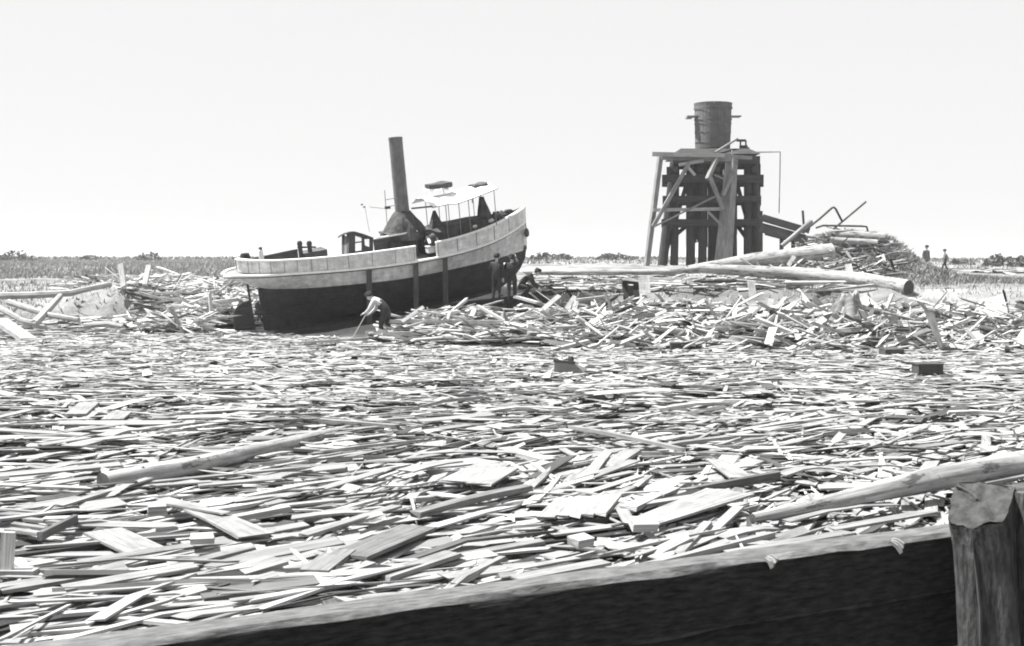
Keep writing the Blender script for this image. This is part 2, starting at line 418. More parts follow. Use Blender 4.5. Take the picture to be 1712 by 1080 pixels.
def heap(name, label, n, spot, lift, yaw0, yspread, tilt, lmax=2.8, dark=0.2, wide=1.0, pale=1.3):
    """boards thrown on the slope; spot() gives an x, y; lift(x, y) the heap's depth over the ground"""
    rows = []
    for _ in range(n):
        x, y = spot(); g = max(0.0, zt(x, y)); h = lift(x, y)
        if h <= 0: continue
        q = BINV @ (Vector((x, y, 1.0)) - BT)
        if -0.3 < q.x < 12.0 and abs(q.y) < 1.5: continue
        l = rnd.uniform(0.3, lmax) if rnd.random() < 0.8 else rnd.uniform(0.2, 0.6)
        k = rnd.random()
        w, t = (rnd.uniform(0.03, 0.08), rnd.uniform(0.015, 0.04)) if k < 0.4 else ((rnd.uniform(0.09, 0.22) * wide, rnd.uniform(0.02, 0.04)) if k < 0.85 else (rnd.uniform(0.09, 0.15), rnd.uniform(0.06, 0.12)))
        tl = tilt * (2.2 if rnd.random() < .2 else 1.0)
        rows.append((x, y, g + h * rnd.uniform(0.0, 1.0) + 0.03, R(yaw0 + rnd.gauss(0, yspread)), rnd.gauss(0, tl) * min(1, 1.6 / max(l, .4)), rnd.gauss(0, 0.25), l, w, t))
    A = np.array(rows)
    return board_cloud(name, A[:, :3], *[A[:, i] for i in range(3, 9)], tones(len(A), dark) * pale, label)

def U_(a, b): return rnd.uniform(a, b)
def in_px(px0, px1, Y0, Y1):
    def f():
        y = U_(Y0, Y1); return ((U_(px0, px1) - CX) / FPX * y, y)
    return f
nz = lambda x, y, s, o: noise.noise(Vector((x * s, y * s, o)))
heap('bank_driftwood', 'heap of broken boards along the right bank below the long white log', 2700, in_px(930, 1800, 35.5, 47.2),
     lambda x, y: 0.10 + 0.45 * max(0, nz(x, y, 0.3, 2) + 0.45) * sstep(35, 39, y), 24, 34, 0.24, 3.0, 0.12, 1.5)
heap('bow_driftwood', 'tangle of pale poles and boards heaped before the boat', 800, in_px(650, 1010, 38.5, 44.5),
     lambda x, y: 0.15 + 0.4 * max(0, nz(x, y, 0.4, 7) + 0.4), 8, 28, 0.16, 2.4, 0.1, 1.3)
heap('stern_driftwood', 'heap of splintered boards on the shore left of the rudder', 1100, in_px(215, 430, 44.5, 55),
     lambda x, y: 0.12 + 1.0 * sstep(-15.5, -11.5, x) * max(0, nz(x, y, 0.35, 5) + 0.6), 14, 32, 0.22, 2.2, 0.08, 1.4, 1.65)
heap('shore_driftwood', 'thin scatter of boards along the left shore', 420, in_px(-60, 260, 43.5, 48.6),
     lambda x, y: 0.10, 10, 25, 0.07, 2.6, 0.15)
heap('bank_top_driftwood', 'scatter of boards on the bank top behind the heap', 560, in_px(870, 1420, 48.5, 57),
     lambda x, y: 0.12 + 0.25 * max(0, nz(x, y, 0.4, 3)), 5, 30, 0.1, 3.0, 0.2)
heap('field_driftwood', 'low wreckage strewn on the field behind the two white posts', 900, in_px(120, 420, 52, 66),
     lambda x, y: 0.1 + 0.5 * max(0, nz(x, y, 0.3, 13) + 0.25), 8, 32, 0.16, 2.8, 0.15, 1.6, 1.65)
heap('mound_foot_driftwood', 'dark and pale scrap spilling down the front of the mound', 520, in_px(1270, 1500, 55, 61),
     lambda x, y: 0.1 + 0.35 * max(0, nz(x, y, 0.5, 23) + 0.3), 12, 38, 0.25, 2.2, 0.5)
heap('far_driftwood', 'far scatter of pale boards near the walking men', 260, in_px(1500, 1800, 86, 102),
     lambda x, y: 0.3 * max(0, nz(x, y, 0.2, 3) + 0.35), 5, 25, 0.05, 5.0, 0.2, 2.0)
heap('pipe_mound_driftwood', 'boards and rubble strewn on the weedy mound', 240, in_px(1270, 1420, 57, 63),
     lambda x, y: 0.25, 10, 35, 0.2, 2.4, 0.3)

# ------------------------------------------------------------------ grass and scrub
def blades(name, n, spot, h0, h1, w, mat, label, cat, tone=(0.7, 1.3)):
    V, F, T = [], [], []
    for _ in range(n):
        x, y = spot()
        if x is None: continue
        z = zt(x, y) - 0.05; h = U_(h0, h1); a = U_(0, 6.28); ww = w * U_(0.5, 1.3); k = len(V)
        lx, ly = rnd.gauss(0, 0.4) * h, rnd.gauss(0, 0.4) * h
        dx, dy = math.cos(a) * ww, math.sin(a) * ww
        V += [(x - dx, y - dy, z), (x + dx, y + dy, z), (x + dx * .5 + lx * .5, y + dy * .5 + ly * .5, z + h * .65), (x + lx, y + ly, z + h)]
        F += [[k, k + 1, k + 2], [k, k + 2, k + 3]]; t = U_(*tone); T += [t, t]
    me = bpy.data.meshes.new(name); me.from_pydata(V, [], F); me.materials.append(MT[mat])
    me.attributes.new('tone', 'FLOAT', 'FACE').data.foreach_set('value', T); me.update()
    o = bpy.data.objects.new(name, me); scene.collection.objects.link(o); o['kind'] = 'stuff'
    return tag(o, label, cat)
def marsh_spot():
    y = 72 * math.exp(U_(0, 1.5)); return (U_(-0.46, 0.0) * y - 3, y)
def marsh_right():
    y = 100 * math.exp(U_(0, 1.4)); return (U_(-0.02, 0.5) * y, y)
blades('marsh_grass', 80000, marsh_spot, 0.15, 0.42, 0.05, 'reed', 'wide bed of grey marsh grass reaching to the horizon', 'grass', (0.75, 1.25))
blades('far_grass', 12000, marsh_right, 0.1, 0.35, 0.12, 'reed', 'low pale grass on the flat beyond the tower', 'grass', (0.9, 1.5))
def mound_spot():
    for _ in range(30):
        x, y = U_(11, 27), U_(53, 68)
        d = math.exp(-(((x - 17.8) / 4.4) ** 2 + ((y - 61) / 5) ** 2))
        if x > 16: d = max(d, 0.8 * math.exp(-(((x - 20.5) / 3.2) ** 2 + ((y - 58) / 5) ** 2)))
        if rnd.random() < d: return x, y
    return 17, 62
blades('mound_weeds', 34000, mound_spot, 0.08, 0.3, 0.025, 'weed', 'grey weeds covering the mound behind the long white log', 'weeds', (0.6, 1.3))
def bank_spot():
    y = U_(46, 60); return ((U_(900, 1712) - CX) / FPX * y, y)
blades('bank_grass', 5000, bank_spot, 0.08, 0.28, 0.03, 'weed', 'sparse dry grass on the right bank', 'grass', (0.7, 1.6))
blades('shore_grass', 5000, lambda: (lambda y: ((U_(-40, 400) - CX) / FPX * y, y))(U_(49, 64)), 0.08, 0.3, 0.04, 'weed', 'short dry grass behind the left shore', 'grass', (0.9, 1.8))

def bush(px, Y, wid, hgt, label):
    c = at(px, HOR, Y); c.z = zt(c.x, Y)
    t = thing('bush', label, 'bush', c, 'scrub bushes along the horizon')
    V, F, T = [], [], []
    for _ in range(420):
        a, rr = U_(0, 6.28), math.sqrt(U_(0, 1)); u = U_(0, 1)
        x, y = math.cos(a) * rr * wid / 2, math.sin(a) * rr * wid / 3
        z = u * hgt * math.sqrt(max(0.05, 1 - rr * rr)) * (0.75 + 0.5 * noise.noise(Vector((x * .8, y * .8, px))))
        s = U_(0.12, 0.34); n = Vector((rnd.gauss(0, 1), rnd.gauss(0, 1), rnd.gauss(0, 1))).normalized()
        p = n.orthogonal().normalized() * s; q = n.cross(p); k = len(V); o = Vector((x, y, z))
        V += [o - p, o + q * .7, o + p, o - q * .7]; F.append([k, k + 1, k + 2, k + 3]); T.append(U_(0.6, 1.3))
    me = bpy.data.meshes.new('crown'); me.from_pydata(V, [], F); me.materials.append(MT['leaf'])
    me.attributes.new('tone', 'FLOAT', 'FACE').data.foreach_set('value', T); me.update()
    o = bpy.data.objects.new('crown', me); scene.collection.objects.link(o); o.parent = t
    m = MB()
    for k in range(4):
        a = U_(0, 6.28); m.tube([(0, 0, -.1), (math.cos(a) * wid * .12, math.sin(a) * wid * .1, hgt * .35), (math.cos(a) * wid * .25, math.sin(a) * wid * .2, hgt * .7)], [.09, .06, .03], 5)
    m.build('stem', 'dark_timber', t)
bush(28, 190, 6.0, 2.0, 'low dark bush on the horizon at the far left edge')
bush(248, 200, 4.2, 1.7, 'small bush on the horizon above the two white posts')
bush(150, 230, 4.0, 1.3, 'faint low bush on the horizon between the two left bushes')
bush(908, 170, 4.6, 1.5, 'bush on the horizon just right of the boat bow')
bush(938, 180, 3.4, 1.3, 'smaller bush on the horizon, second right of the boat bow')
bush(1018, 175, 3.6, 1.25, 'bush on the horizon left of the timber tower, nearer the boat')
bush(1040, 185, 3.4, 1.3, 'bush on the horizon close beside the tower scaffold leg')
bush(1672, 140, 4.5, 1.7, 'wide dark bush at the far right beyond the walking men')
bush(1706, 135, 3.4, 1.3, 'dark bush cut by the right edge of the picture')
bush(1608, 160, 3.2, 1.0, 'low bush just right of the walking dark-clothed man')
def scrub_line():
    y = U_(260, 420); return (U_(-0.5, 0.5) * y, y)
blades('distant_scrub', 9000, scrub_line, 0.3, 1.1, 0.5, 'leaf', 'thin dark line of scrub along the horizon', 'scrub', (0.9, 1.8))

# ------------------------------------------------------------------ the steam launch
boat = thing('steam_launch', 'stranded white steam launch with tall dark funnel, listing on the shore', 'boat', BT)
boat.rotation_euler = BROT.to_euler()
US = [0, .06, .15, .4, .7, 1.0, 1.4, 2, 3, 4, 5, 6, 7, 7.8, 9, 10, 10.8, 11.5, 11.9, 12.12]
KU = [0, .15, .4, 1, 1.4, 2, 3, 4, 5, 6, 7, 8, 9, 10, 10.8, 11.5, 12.12]
def tab(vals): return list(zip(KU, vals))
BD = tab([.03, .55, .92, 1.3, 1.42, 1.55, 1.65, 1.7, 1.7, 1.7, 1.66, 1.55, 1.35, 1.02, .68, .33, .035])
BWL = tab([.02, .02, .02, .02, .05, .6, 1.15, 1.42, 1.55, 1.55, 1.46, 1.25, .98, .64, .38, .16, .02])
ZCAP = tab([1.06, 1.1, 1.11, 1.08, 1.04, 1.01, .96, .92, .90, .90, .90, .93, 1.0, 1.13, 1.25, 1.42, 1.62])
ZRUB = tab([.53, .56, .585, .55, .53, .51, .45, .39, .35, .33, .33, .355, .41, .495, .63, .79, 1.01])
ZWL = tab([.44, .40, .30, .02, -.16, -.18, -.2, -.215, -.24, -.28, -.28, -.265, -.25, -.235, -.20, -.145, -.09])
ZK = [(1.4, -1.84), (9.6, -1.62), (10.6, -1.5), (11.2, -1.2), (11.7, -.8), (12.0, -.35), (12.12, -.09)]
def hb(tb, u):
    return lerp_pts(tb, u)
def rubp(u, s, out=0.0, dz=0.0): return Vector((u, s * (hb(BD, u) + out), hb(ZRUB, u) + dz))
def bu(u): return u if u > 3.0 else 0.52 + u * (2.48 / 3.0)      # the bulwark stands in from the counter's edge
def bpx(u, s, out, z): return Vector((bu(u) + (0.05 * sstep(11, 12.1, u) if z else 0), s * (hb(BD, u) * (1 - .05 * (1 - sstep(0, 3, u))) + out), hb(ZCAP if z else ZRUB, bu(u))))
def capp(u, s, out=0.0, dz=0.0): return bpx(u, s, out + .03, 1) + Vector((0, 0, dz - (.2 * (1 - sstep(1.0, 4.5, u)) * sstep(0, .4, u) if s > 0 else 0)))
def butp(u, s, out=0.0, dz=0.0): return bpx(u, s, out, 0) + Vector((0, 0, dz))
# dense stations
SU = []
for a, b in zip(US, US[1:]):
    k = 3 if b - a > 0.5 else 2
    SU += [a + (b - a) * i / k for i in range(k)]
SU.append(US[-1])
def smooth_tab(tb):
    """the table resampled and rounded off so the lines of the hull run fair"""
    vals = [lerp_pts(tb, u) for u in SU]
    for _ in range(3):
        nv = vals[:]
        for i in range(1, len(SU) - 1):
            a, b = SU[i] - SU[i - 1], SU[i + 1] - SU[i]
            nv[i] = 0.5 * vals[i] + 0.5 * (vals[i - 1] * b + vals[i + 1] * a) / (a + b)
        vals = nv
    return list(zip(SU, vals))
BD, BWL, ZCAP, ZRUB, ZWL = [smooth_tab(t) for t in (BD, BWL, ZCAP, ZRUB, ZWL)]
def top_section(u, s, n=8):
    b0, b1, z0, z1 = hb(BWL, u), hb(BD, u), hb(ZWL, u), hb(ZRUB, u)
    pw = 0.42 + 0.48 * sstep(0.8, 3.0, u) + 0.5 * sstep(8, 11.5, u)
    return [Vector((u, s * (b0 + (b1 - b0) * (i / n) ** pw), z0 + (z1 - z0) * i / n)) for i in range(n + 1)]
def low_section(u, s, n=10):
    zk, zw, b = lerp_pts(ZK, u), hb(ZWL, u), hb(BWL, u)
    pw = 1.9 - 1.5 * sstep(1.4, 5.0, u) + 0.75 * sstep(8.5, 11.5, u)
    return [Vector((u, s * (0.05 + max(0, b - 0.05) * (i / n) ** pw), zk + (zw - zk) * i / n)) for i in range(n + 1)]
m = MB()
for s in (-1, 1): m.grid([top_section(u, s) for u in SU], flip=(s < 0))
m.build('topsides', 'hull_white', boat, smooth=True)
m = MB(); LU = [u for u in SU if u >= 1.4]
for s in (-1, 1): m.grid([low_section(u, s) for u in LU], flip=(s < 0))
a, b = low_section(1.4, -1), low_section(1.4, 1)
m.grid([a, b])
m.build('bottom', 'hull_black', boat, smooth=True)
def strip(us, f, name, mat, h, w, side):
    mm = MB(); rows = []
    for u in us:
        p = f(u); q = f(u + 0.01) - f(u - 0.01); nrm = Vector((q.y, -q.x, 0)).normalized() * (1 if side < 0 else -1)
        rows.append([p + nrm * w / 2 + Vector((0, 0, h / 2)), p + nrm * w / 2 - Vector((0, 0, h / 2)), p - nrm * w / 2 - Vector((0, 0, h / 2)), p - nrm * w / 2 + Vector((0, 0, h / 2)), p + nrm * w / 2 + Vector((0, 0, h / 2))])
    mm.grid(rows); mm.f += [[0, 1, 2, 3], [len(mm.v) - 5 + k for k in (3, 2, 1, 0)]]; mm.mi += [0, 0]; mm.uv += [[(0, 0)] * 4] * 2
    return mm.build(name, mat, boat)
GAP0, GAP1 = 6.93, 7.78
aft = [u for u in SU if 0.02 < u < GAP0] + [GAP0]; fwd = [GAP1] + [u for u in SU if u > GAP1]
full = [u for u in SU if u > 0.02]
for s in (-1, 1):
    strip(full, lambda u: rubp(u, s, 0.045), 'rub_rail', 'rail', 0.07, 0.12, s)
    strip(full, lambda u: rubp(u, s, 0.012, -.062), 'rub_rail_shadow', 'iron', 0.05, 0.05, s)  # dark strip standing in for the shadow line below the rub rail
    far_aft, far_mid = [u for u in SU if 0.02 < u < 3.25] + [3.25], [5.5] + [u for u in SU if 5.5 < u < GAP0] + [GAP0]
    for seg in ((aft, fwd) if s < 0 else (far_aft, fwd)):
        mm = MB()
        mm.grid([[butp(u, s, 0.0, 0.03), capp(u, s, 0, -0.02)] for u in seg], flip=(s < 0))
        ml = MB(); ml.grid([[butp(u, s, -0.055, 0.0), capp(u, s, -0.055, -0.02)] for u in seg], flip=(s > 0))
        for u in (seg[0], seg[-1]):
            mm.add([butp(u, s, 0, .03), capp(u, s, 0, -.02), capp(u, s, -.055, -.02), butp(u, s, -.055, .03)], [[0, 1, 2, 3]])
        bo = mm.build('bulwark', 'hull_white', boat, smooth=True); ml.build('lining', 'cabin', bo, smooth=True)
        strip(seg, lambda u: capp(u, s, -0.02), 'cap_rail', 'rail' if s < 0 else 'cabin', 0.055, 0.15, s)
        st = [u for u in (.35, .75, 1.2, 1.75, 2.3, 2.9, 3.5, 4.3, 5.2, 6.1, 6.85, 7.86, 8.7, 9.6, 10.5, 11.3) if seg[0] < u < seg[-1]]
        for u in st:
            p, q = butp(u, s, 0.012, 0.04), capp(u, s, 0.012, -0.035)
            MB().beam(p, q, 0.010, 0.028, up=(0, -s, 0)).build('bulwark_stanchion', 'tower_light', bo)
mm = MB(); mm.grid([[rubp(u, -1, -.03, -.03), Vector((u, 0, hb(ZRUB, u) + 0.03)), rubp(u, 1, -.03, -.03)] for u in full])
mm.build('deck', 'deck', boat, smooth=True)
# backbone: keel, stem, sternpost, rudder, propeller
keel = [Vector((u, 0, lerp_pts(ZK, u))) for u in (1.35, 4, 7, 9.6, 10.6, 11.2, 11.7, 12.0)]
mm = MB()
for a, b in zip(keel, keel[1:]): mm.beam(a - Vector((0, 0, .02)), b - Vector((0, 0, .02)), 0.13, 0.18)
mm.build('keel', 'hull_black', boat)
mm = MB(); mm.beam((12.02, 0, -.42), (12.13, 0, .1), .09, .12, up=(1, 0, 0)); mm.build('stem_foot', 'hull_black', boat)
mm = MB(); mm.beam((12.13, 0, -.08), (12.2, 0, 1.68), .09, .13, up=(1, 0, 0)); mm.build('stem', 'rail', boat)
mm = MB(); mm.beam((1.37, 0, -1.86), (1.30, 0, -.12), .12, .16, up=(1, 0, 0)); mm.build('sternpost', 'hull_black', boat)
mm = MB(); mm.beam((1.3, 0, -1.86), (0.35, 0, -1.86), .1, .07); mm.build('shoe', 'hull_black', boat)
rud = MB().prism([(.92, -.04, -.52), (.92, -.04, -1.80), (.22, -.04, -1.80), (.18, -.04, -1.2), (.2, -.04, -.95), (.34, -.04, -.72), (.6, -.04, -.58)], (0, .08, 0)).build('rudder', 'hull_black', boat)
MB().tube([(.93, 0, -1.82), (.86, 0, .12)], .045, 8).build('rudder_stock', 'iron', rud)
for z in (-.8, -1.5): MB().box((.62, 0, z), (.62, .11, .06)).build('strap', 'iron', rud)
pr = MB().tube([(1.36, 0, -1.02), (1.12, 0, -1.02), (1.0, 0, -1.02)], [.12, .13, .05], 10).build('propeller', 'iron', boat, smooth=True)
for k in range(4):
    a = R(45 + 90 * k); ca, sa = math.cos(a), math.sin(a)
    P = lambda r, w, dx: Vector((1.16 + dx, ca * r - sa * w, -1.02 + sa * r + ca * w))
    MB().prism([P(.1, -.05, -.03), P(.25, -.13, -.06), P(.42, -.12, -.06), P(.47, 0, 0), P(.42, .12, .06), P(.25, .13, .06), P(.1, .05, .03)], (.025, 0, 0)).build('blade', 'iron', pr)
# wheelhouse: profile seen from the side, pushed across the deck
YH = 0.55
def bl(px, py, y=-YH): return B(px, py, y)
def pt(a, b, y): q = bl(a, b); return (q.x, y, q.z)
zb = bl(600, 423).z - 0.45
wh = None
NEARW = [[(583, 440), (594, 440), (594, 388.5), (583, 389.5)], [(594, 393), (605, 392.8), (605, 391), (594, 388.6)], [(594, 406.5), (605, 405.3), (605, 403.3), (594, 404.5)],
         [(594, 440), (605, 440), (605, 419), (594, 421)], [(605, 440), (609.5, 440), (609.5, 393), (605, 391.4)], [(609.5, 395.5), (618, 397.5), (618, 396), (609.5, 393.3)],
         [(609.5, 440), (618, 440), (618, 413), (609.5, 410)], [(618, 440), (624, 440), (624, 398.5), (618, 396.3)]]
for pl in NEARW:
    o = MB().prism([pt(a, b, -YH) for a, b in pl], (0, 0.05, 0))
    if wh is None: wh = o.build('wheelhouse', 'cabin', boat)
    else: o.build('wall_panel', 'cabin', wh)
q0, q1 = Vector(pt(585, 395, -YH)), Vector(pt(622, 402, -YH))            # the far side is open above a low coaming
MB().box(((q0.x + q1.x) / 2, YH - .03, zb + .2), (q1.x - q0.x, .05, .36)).build('coaming', 'cabin', wh)
for xx, zz_ in ((q0.x + .05, q0.z - .32), (q1.x - .02, q1.z - .16)): MB().beam((xx, YH - .03, zb + .3), (xx, YH - .03, zz_), .06, .06).build('corner_post', 'cabin', wh)
# after wall with its pale door, roof falling off to the far side
q0, q1 = Vector(pt(583, 392, -YH)), Vector(pt(583, 440, -YH))
for (ya, yb, za) in ((-.5, -.2, 0), (.2, .5, -.12)):
    MB().prism([(q0.x + .02, ya, q0.z + za), (q0.x + .02, yb, q0.z + za), (q1.x + .02, yb, q1.z), (q1.x + .02, ya, q1.z)], (.05, 0, 0)).build('end_wall', 'cabin', wh)
MB().prism([(q0.x + .03, -.2, q0.z - .1), (q0.x + .03, .2, q0.z - .14), (q1.x + .03, .2, q1.z), (q1.x + .03, -.2, q1.z)], (.03, 0, 0)).build('door', 'tower_light', wh)
rr = []
for px, py, drop in ((579, 389.5, .24), (586, 387.2, .2), (593, 386.8, .16), (608, 391, .12), (627, 398, .1)):
    q = bl(px, py, -YH - .08); rr.append([Vector((q.x, y, q.z - drop * max(0, (y + YH) / (2 * YH)) ** 1.3)) for y in (-YH - .08, -.3, 0, .3, YH + .08)])
mm = MB(); mm.grid(rr, flip=True); mm.grid([[v - Vector((0, 0, .06)) for v in r_] for r_ in rr])
mm.grid([[r_[0], r_[0] - Vector((0, 0, .06))] for r_ in rr]); mm.grid([[v, v - Vector((0, 0, .06))] for v in rr[0]], flip=True)
mm.build('roof', 'cabin', wh)
def glass():
    mt, nt, b_ = nodes_of('window_glass', 0.05, 0.5); b_.inputs['Base Color'].default_value = (.9, .9, .9, 1)
    b_.inputs['Transmission Weight'].default_value = 1.0; b_.inputs['IOR'].default_value = 1.0
    return mt
MT['glass'] = glass()
for s in (-1,):
    for (pa, pb, qa, qb) in ((594, 605, 404, 392.5), (594, 605, 420.5, 406), (609.5, 618, 411.5, 396.5)):
        MB().prism([pt(pa, qa, s * (YH - .025)), pt(pb, qa, s * (YH - .025)), pt(pb, qb, s * (YH - .025)), pt(pa, qb, s * (YH - .025))], (0, .006, 0)).build('pane', 'glass', wh)
# engine casing forward of it, with a pale eave, posts and the fidley canvas
def bc(px, py, y=-.62): return B(px, py, y)
c0, c1 = bc(626, 399), bc(697, 386); cm = c0.lerp(c1, .33)
mm = MB()
k_ = .35; cx_, cz_ = c0.x + (c1.x - c0.x) * k_, c0.z + (c1.z - c0.z) * k_
mm.prism([(cx_, -.55, zb), (c1.x, -.55, zb), (c1.x, -.55, c1.z - .03), (cx_, -.55, cz_ - .03)], (0, 1.1, 0))
cas = mm.build('engine_casing', 'cabin', boat)
MB().prism([(c0.x - .02, -.55, zb), (cx_ - .003, -.55, zb), (cx_ - .003, -.55, cz_ - .03), (c0.x - .02, -.55, c0.z - .03)], (0, .04, 0)).build('wing_wall', 'cabin', cas)
MB().beam((c0.x - .05, -.64, c0.z), (c1.x, -.64, c1.z), .1, .055).build('eave', 'rail', cas)
MB().beam((cm.x, .64, cm.z), (c1.x, .64, c1.z), .1, .055).build('eave', 'rail', cas)
MB().prism([(cm.x, -.66, cm.z + .03), (c1.x, -.66, c1.z + .03), (c1.x, -.66, c1.z + .055), (cm.x, -.66, cm.z + .055)], (0, 1.32, 0)).build('casing_roof', 'cabin', cas)
for px in (645, 667, 690):
    a = bc(px, 399 - (px - 626) * .183); MB().beam((a.x, -.6, a.z - .02), (a.x, -.6, a.z - .62), .045, .045).build('post', 'cabin', cas)
for (pa, pb) in ((647, 664), (670, 687)):
    a, b = bc(pa, 402), bc(pb, 398)
    MB().prism([(a.x, -.575, a.z - .0), (b.x, -.575, b.z), (b.x, -.575, b.z - .48), (a.x, -.575, a.z - .48)], (0, .02, 0)).build('side_panel', 'canvas', cas)
f0, f1 = B(674, 362, 0), B(658.5, 229.5, 0)
fx = (f0.x + f1.x) / 2 + .02; top = f1.z
fb = MB().tube([(fx, 0, f0.z - .75), (fx, 0, f0.z + .1), (fx, 0, top)], [.3, .275, .262], 28, cap=False).tube([(fx, 0, f0.z - .7), (fx, 0, top)], [.24, .24], 28, cap=False)
ring = [(fx + math.cos(a) * .262, math.sin(a) * .262, top) for a in np.linspace(0, 2 * math.pi, 29)]
ring2 = [(fx + math.cos(a) * .24, math.sin(a) * .24, top) for a in np.linspace(0, 2 * math.pi, 29)]
fb.grid([ring, ring2])
fun = fb.build('funnel', 'funnel', boat, smooth=True)
for k, z in enumerate((top - .06, f0.z + 1.55, f0.z + .35)):
    MB().tube([(fx, 0, z - .02), (fx, 0, z + .02)], .278, 28, cap=False).build('band', 'funnel', fun, smooth=True)
# canvas drawn round the foot of the funnel
rows = []
for i in range(9):
    k = i / 8; zz = f0.z + .22 - k * 1.05; row = []
    for j in range(41):
        a = 2 * math.pi * j / 40
        r = .29 + .62 * k ** 0.85 * (1 + .22 * noise.noise(Vector((math.cos(a) * 2.6, math.sin(a) * 2.6, k * 2)))) + .05 * k * math.sin(9 * a + 2 * math.sin(3 * a))
        row.append((fx + math.cos(a) * r * 1.02, math.sin(a) * r * .95, zz + .05 * noise.noise(Vector((a, k * 3, 4)))))
    rows.append(row)
MB().grid(rows, flip=True).build('funnel_canvas', 'canvas_grey', boat, smooth=True)
# steam whistle and small yard beside the funnel
a = B(645, 352, -.35); b = B(643, 318, -.35)
MB().tube([(a.x, -.35, a.z - .5), (b.x, -.35, b.z)], .014, 6).build('whistle_pipe', 'iron_grey', boat)
for py in (334, 346): 
    q = B(646, py, -.35); MB().tube([(q.x - .05, -.35, q.z), (q.x + .45, -.25, q.z + .02)], .014, 6).build('whistle_bracket', 'iron_grey', boat)
q = B(648, 347, -.35); MB().box(q, (.2, .12, .1)).build('whistle', 'iron', boat)
for px in (605, 609):
    q = B(px, 342 + (px - 605), -.2); MB().box(q, (.07, .06, .06)).build('lamp', 'iron_grey', boat)
q = B(610, 345, -.2); MB().tube([(q.x, -.2, q.z), (q.x + .08, -.2, q.z - 1.0)], .008, 5).build('lamp_staff', 'iron_grey', boat)
q0, q1 = B(618, 346, -.2), B(646, 349, -.2); MB().tube([q0, q1], .01, 5).build('lamp_line', 'iron_grey', boat)
# awning over the fore deck, with dark bundles lying on it
AW = []
MB().beam(B(688, 348.5, -1.15), B(723, 345, -1.15), .05, .06).build('loose_spar', 'iron', boat)
edge = [(722, 345), (730, 343.5), (748, 341), (765, 338.5), (785, 332), (808, 324), (836, 314.5)]
for px, py in edge:
    p = B(px, py, -1.15); row = []
    for j in range(9):
        v = -1 + 2 * j / 8
        row.append(Vector((p.x, v * (1.15 - .25 * sstep(785, 836, px)), p.z + .26 * (1 - v * v) * (1 - .5 * sstep(785, 836, px)) + .05 * noise.noise(Vector((p.x * 2, v * 3, 0))) - .05 * abs(math.sin(p.x * 2.6)) * abs(v))))
    AW.append(row)
mm = MB(); mm.grid(AW); mm.grid([[q - Vector((0, 0, .02)) for q in r] for r in AW], flip=True)
aw = mm.build('awning', 'awning', boat, smooth=True)
strip_pts = [r[0] for r in AW]
MB().tube(strip_pts, .022, 6).build('edge_rope', 'iron_grey', aw)
MB().tube([r[-1] for r in AW], .022, 6).build('edge_rope', 'iron_grey', aw)
for px, py in ((745, 341.5), (767, 338), (783, 332.5), (826, 318)):
    p = B(px, py, -1.15); zb2 = hb(ZCAP, min(12, p.x)) - .1
    for s in (-1, 1): MB().tube([(p.x, s * 1.13, p.z), (p.x, s * 1.13, zb2 + .1)], .016, 6).build('awning_post', 'iron_grey', aw)
for (pa, pb, py, hh, lab) in ((714, 752, 310.5, .24, 'long dark canvas bundle lying on the launch awning'), (788, 811, 312.5, .28, 'short dark canvas bundle on the awning nearer the bow')):
    a, b = B(pa, py + 1.5, .0), B(pb, py - 3, .0); c = (a + b) / 2
    nbl = MB(); rows = []
    for i in range(8):
        k = i / 7; env = .95 + .13 * math.sin(5.3 * k + pa) - (.12 if i in (0, 7) else 0); p = a.lerp(b, k)
        rows.append([p + Vector((0, math.copysign(abs(math.cos(t)) ** .5, math.cos(t)) * .36 * env, math.copysign(abs(math.sin(t)) ** .6, math.sin(t)) * hh / 2 * env * (1 + .12 * math.sin(3 * t + i)))) for t in np.linspace(0, 2 * math.pi, 13)])
    nbl.grid(rows); n0 = len(nbl.v)
    nbl.f += [list(range(12))[::-1], [n0 - 13 + i for i in range(12)]]; nbl.mi += [0, 0]; nbl.uv += [[(0, 0)] * 12] * 2
    wo_ = nbl.build('canvas_bundle', 'canvas_grey', None, smooth=True)
    wo_.matrix_world = Matrix.Translation(BT) @ BROT.to_4x4()
    tag(wo_, lab, 'canvas bundle')
    # bearers the bundle lies on
    for k in (.2, .8):
        p = a.lerp(b, k); MB().beam((p.x, -.8, p.z - hh / 2 - .04), (p.x, .8, p.z - hh / 2 - .04), .06, .06).build('awning_bearer', 'rail', aw)
        MB().beam((p.x, .3, p.z - hh / 2 - .04), (p.x, .3, p.z - hh / 2 - .5), .05, .05, up=(1, 0, 0)).build('awning_bearer_strut', 'rail', aw)
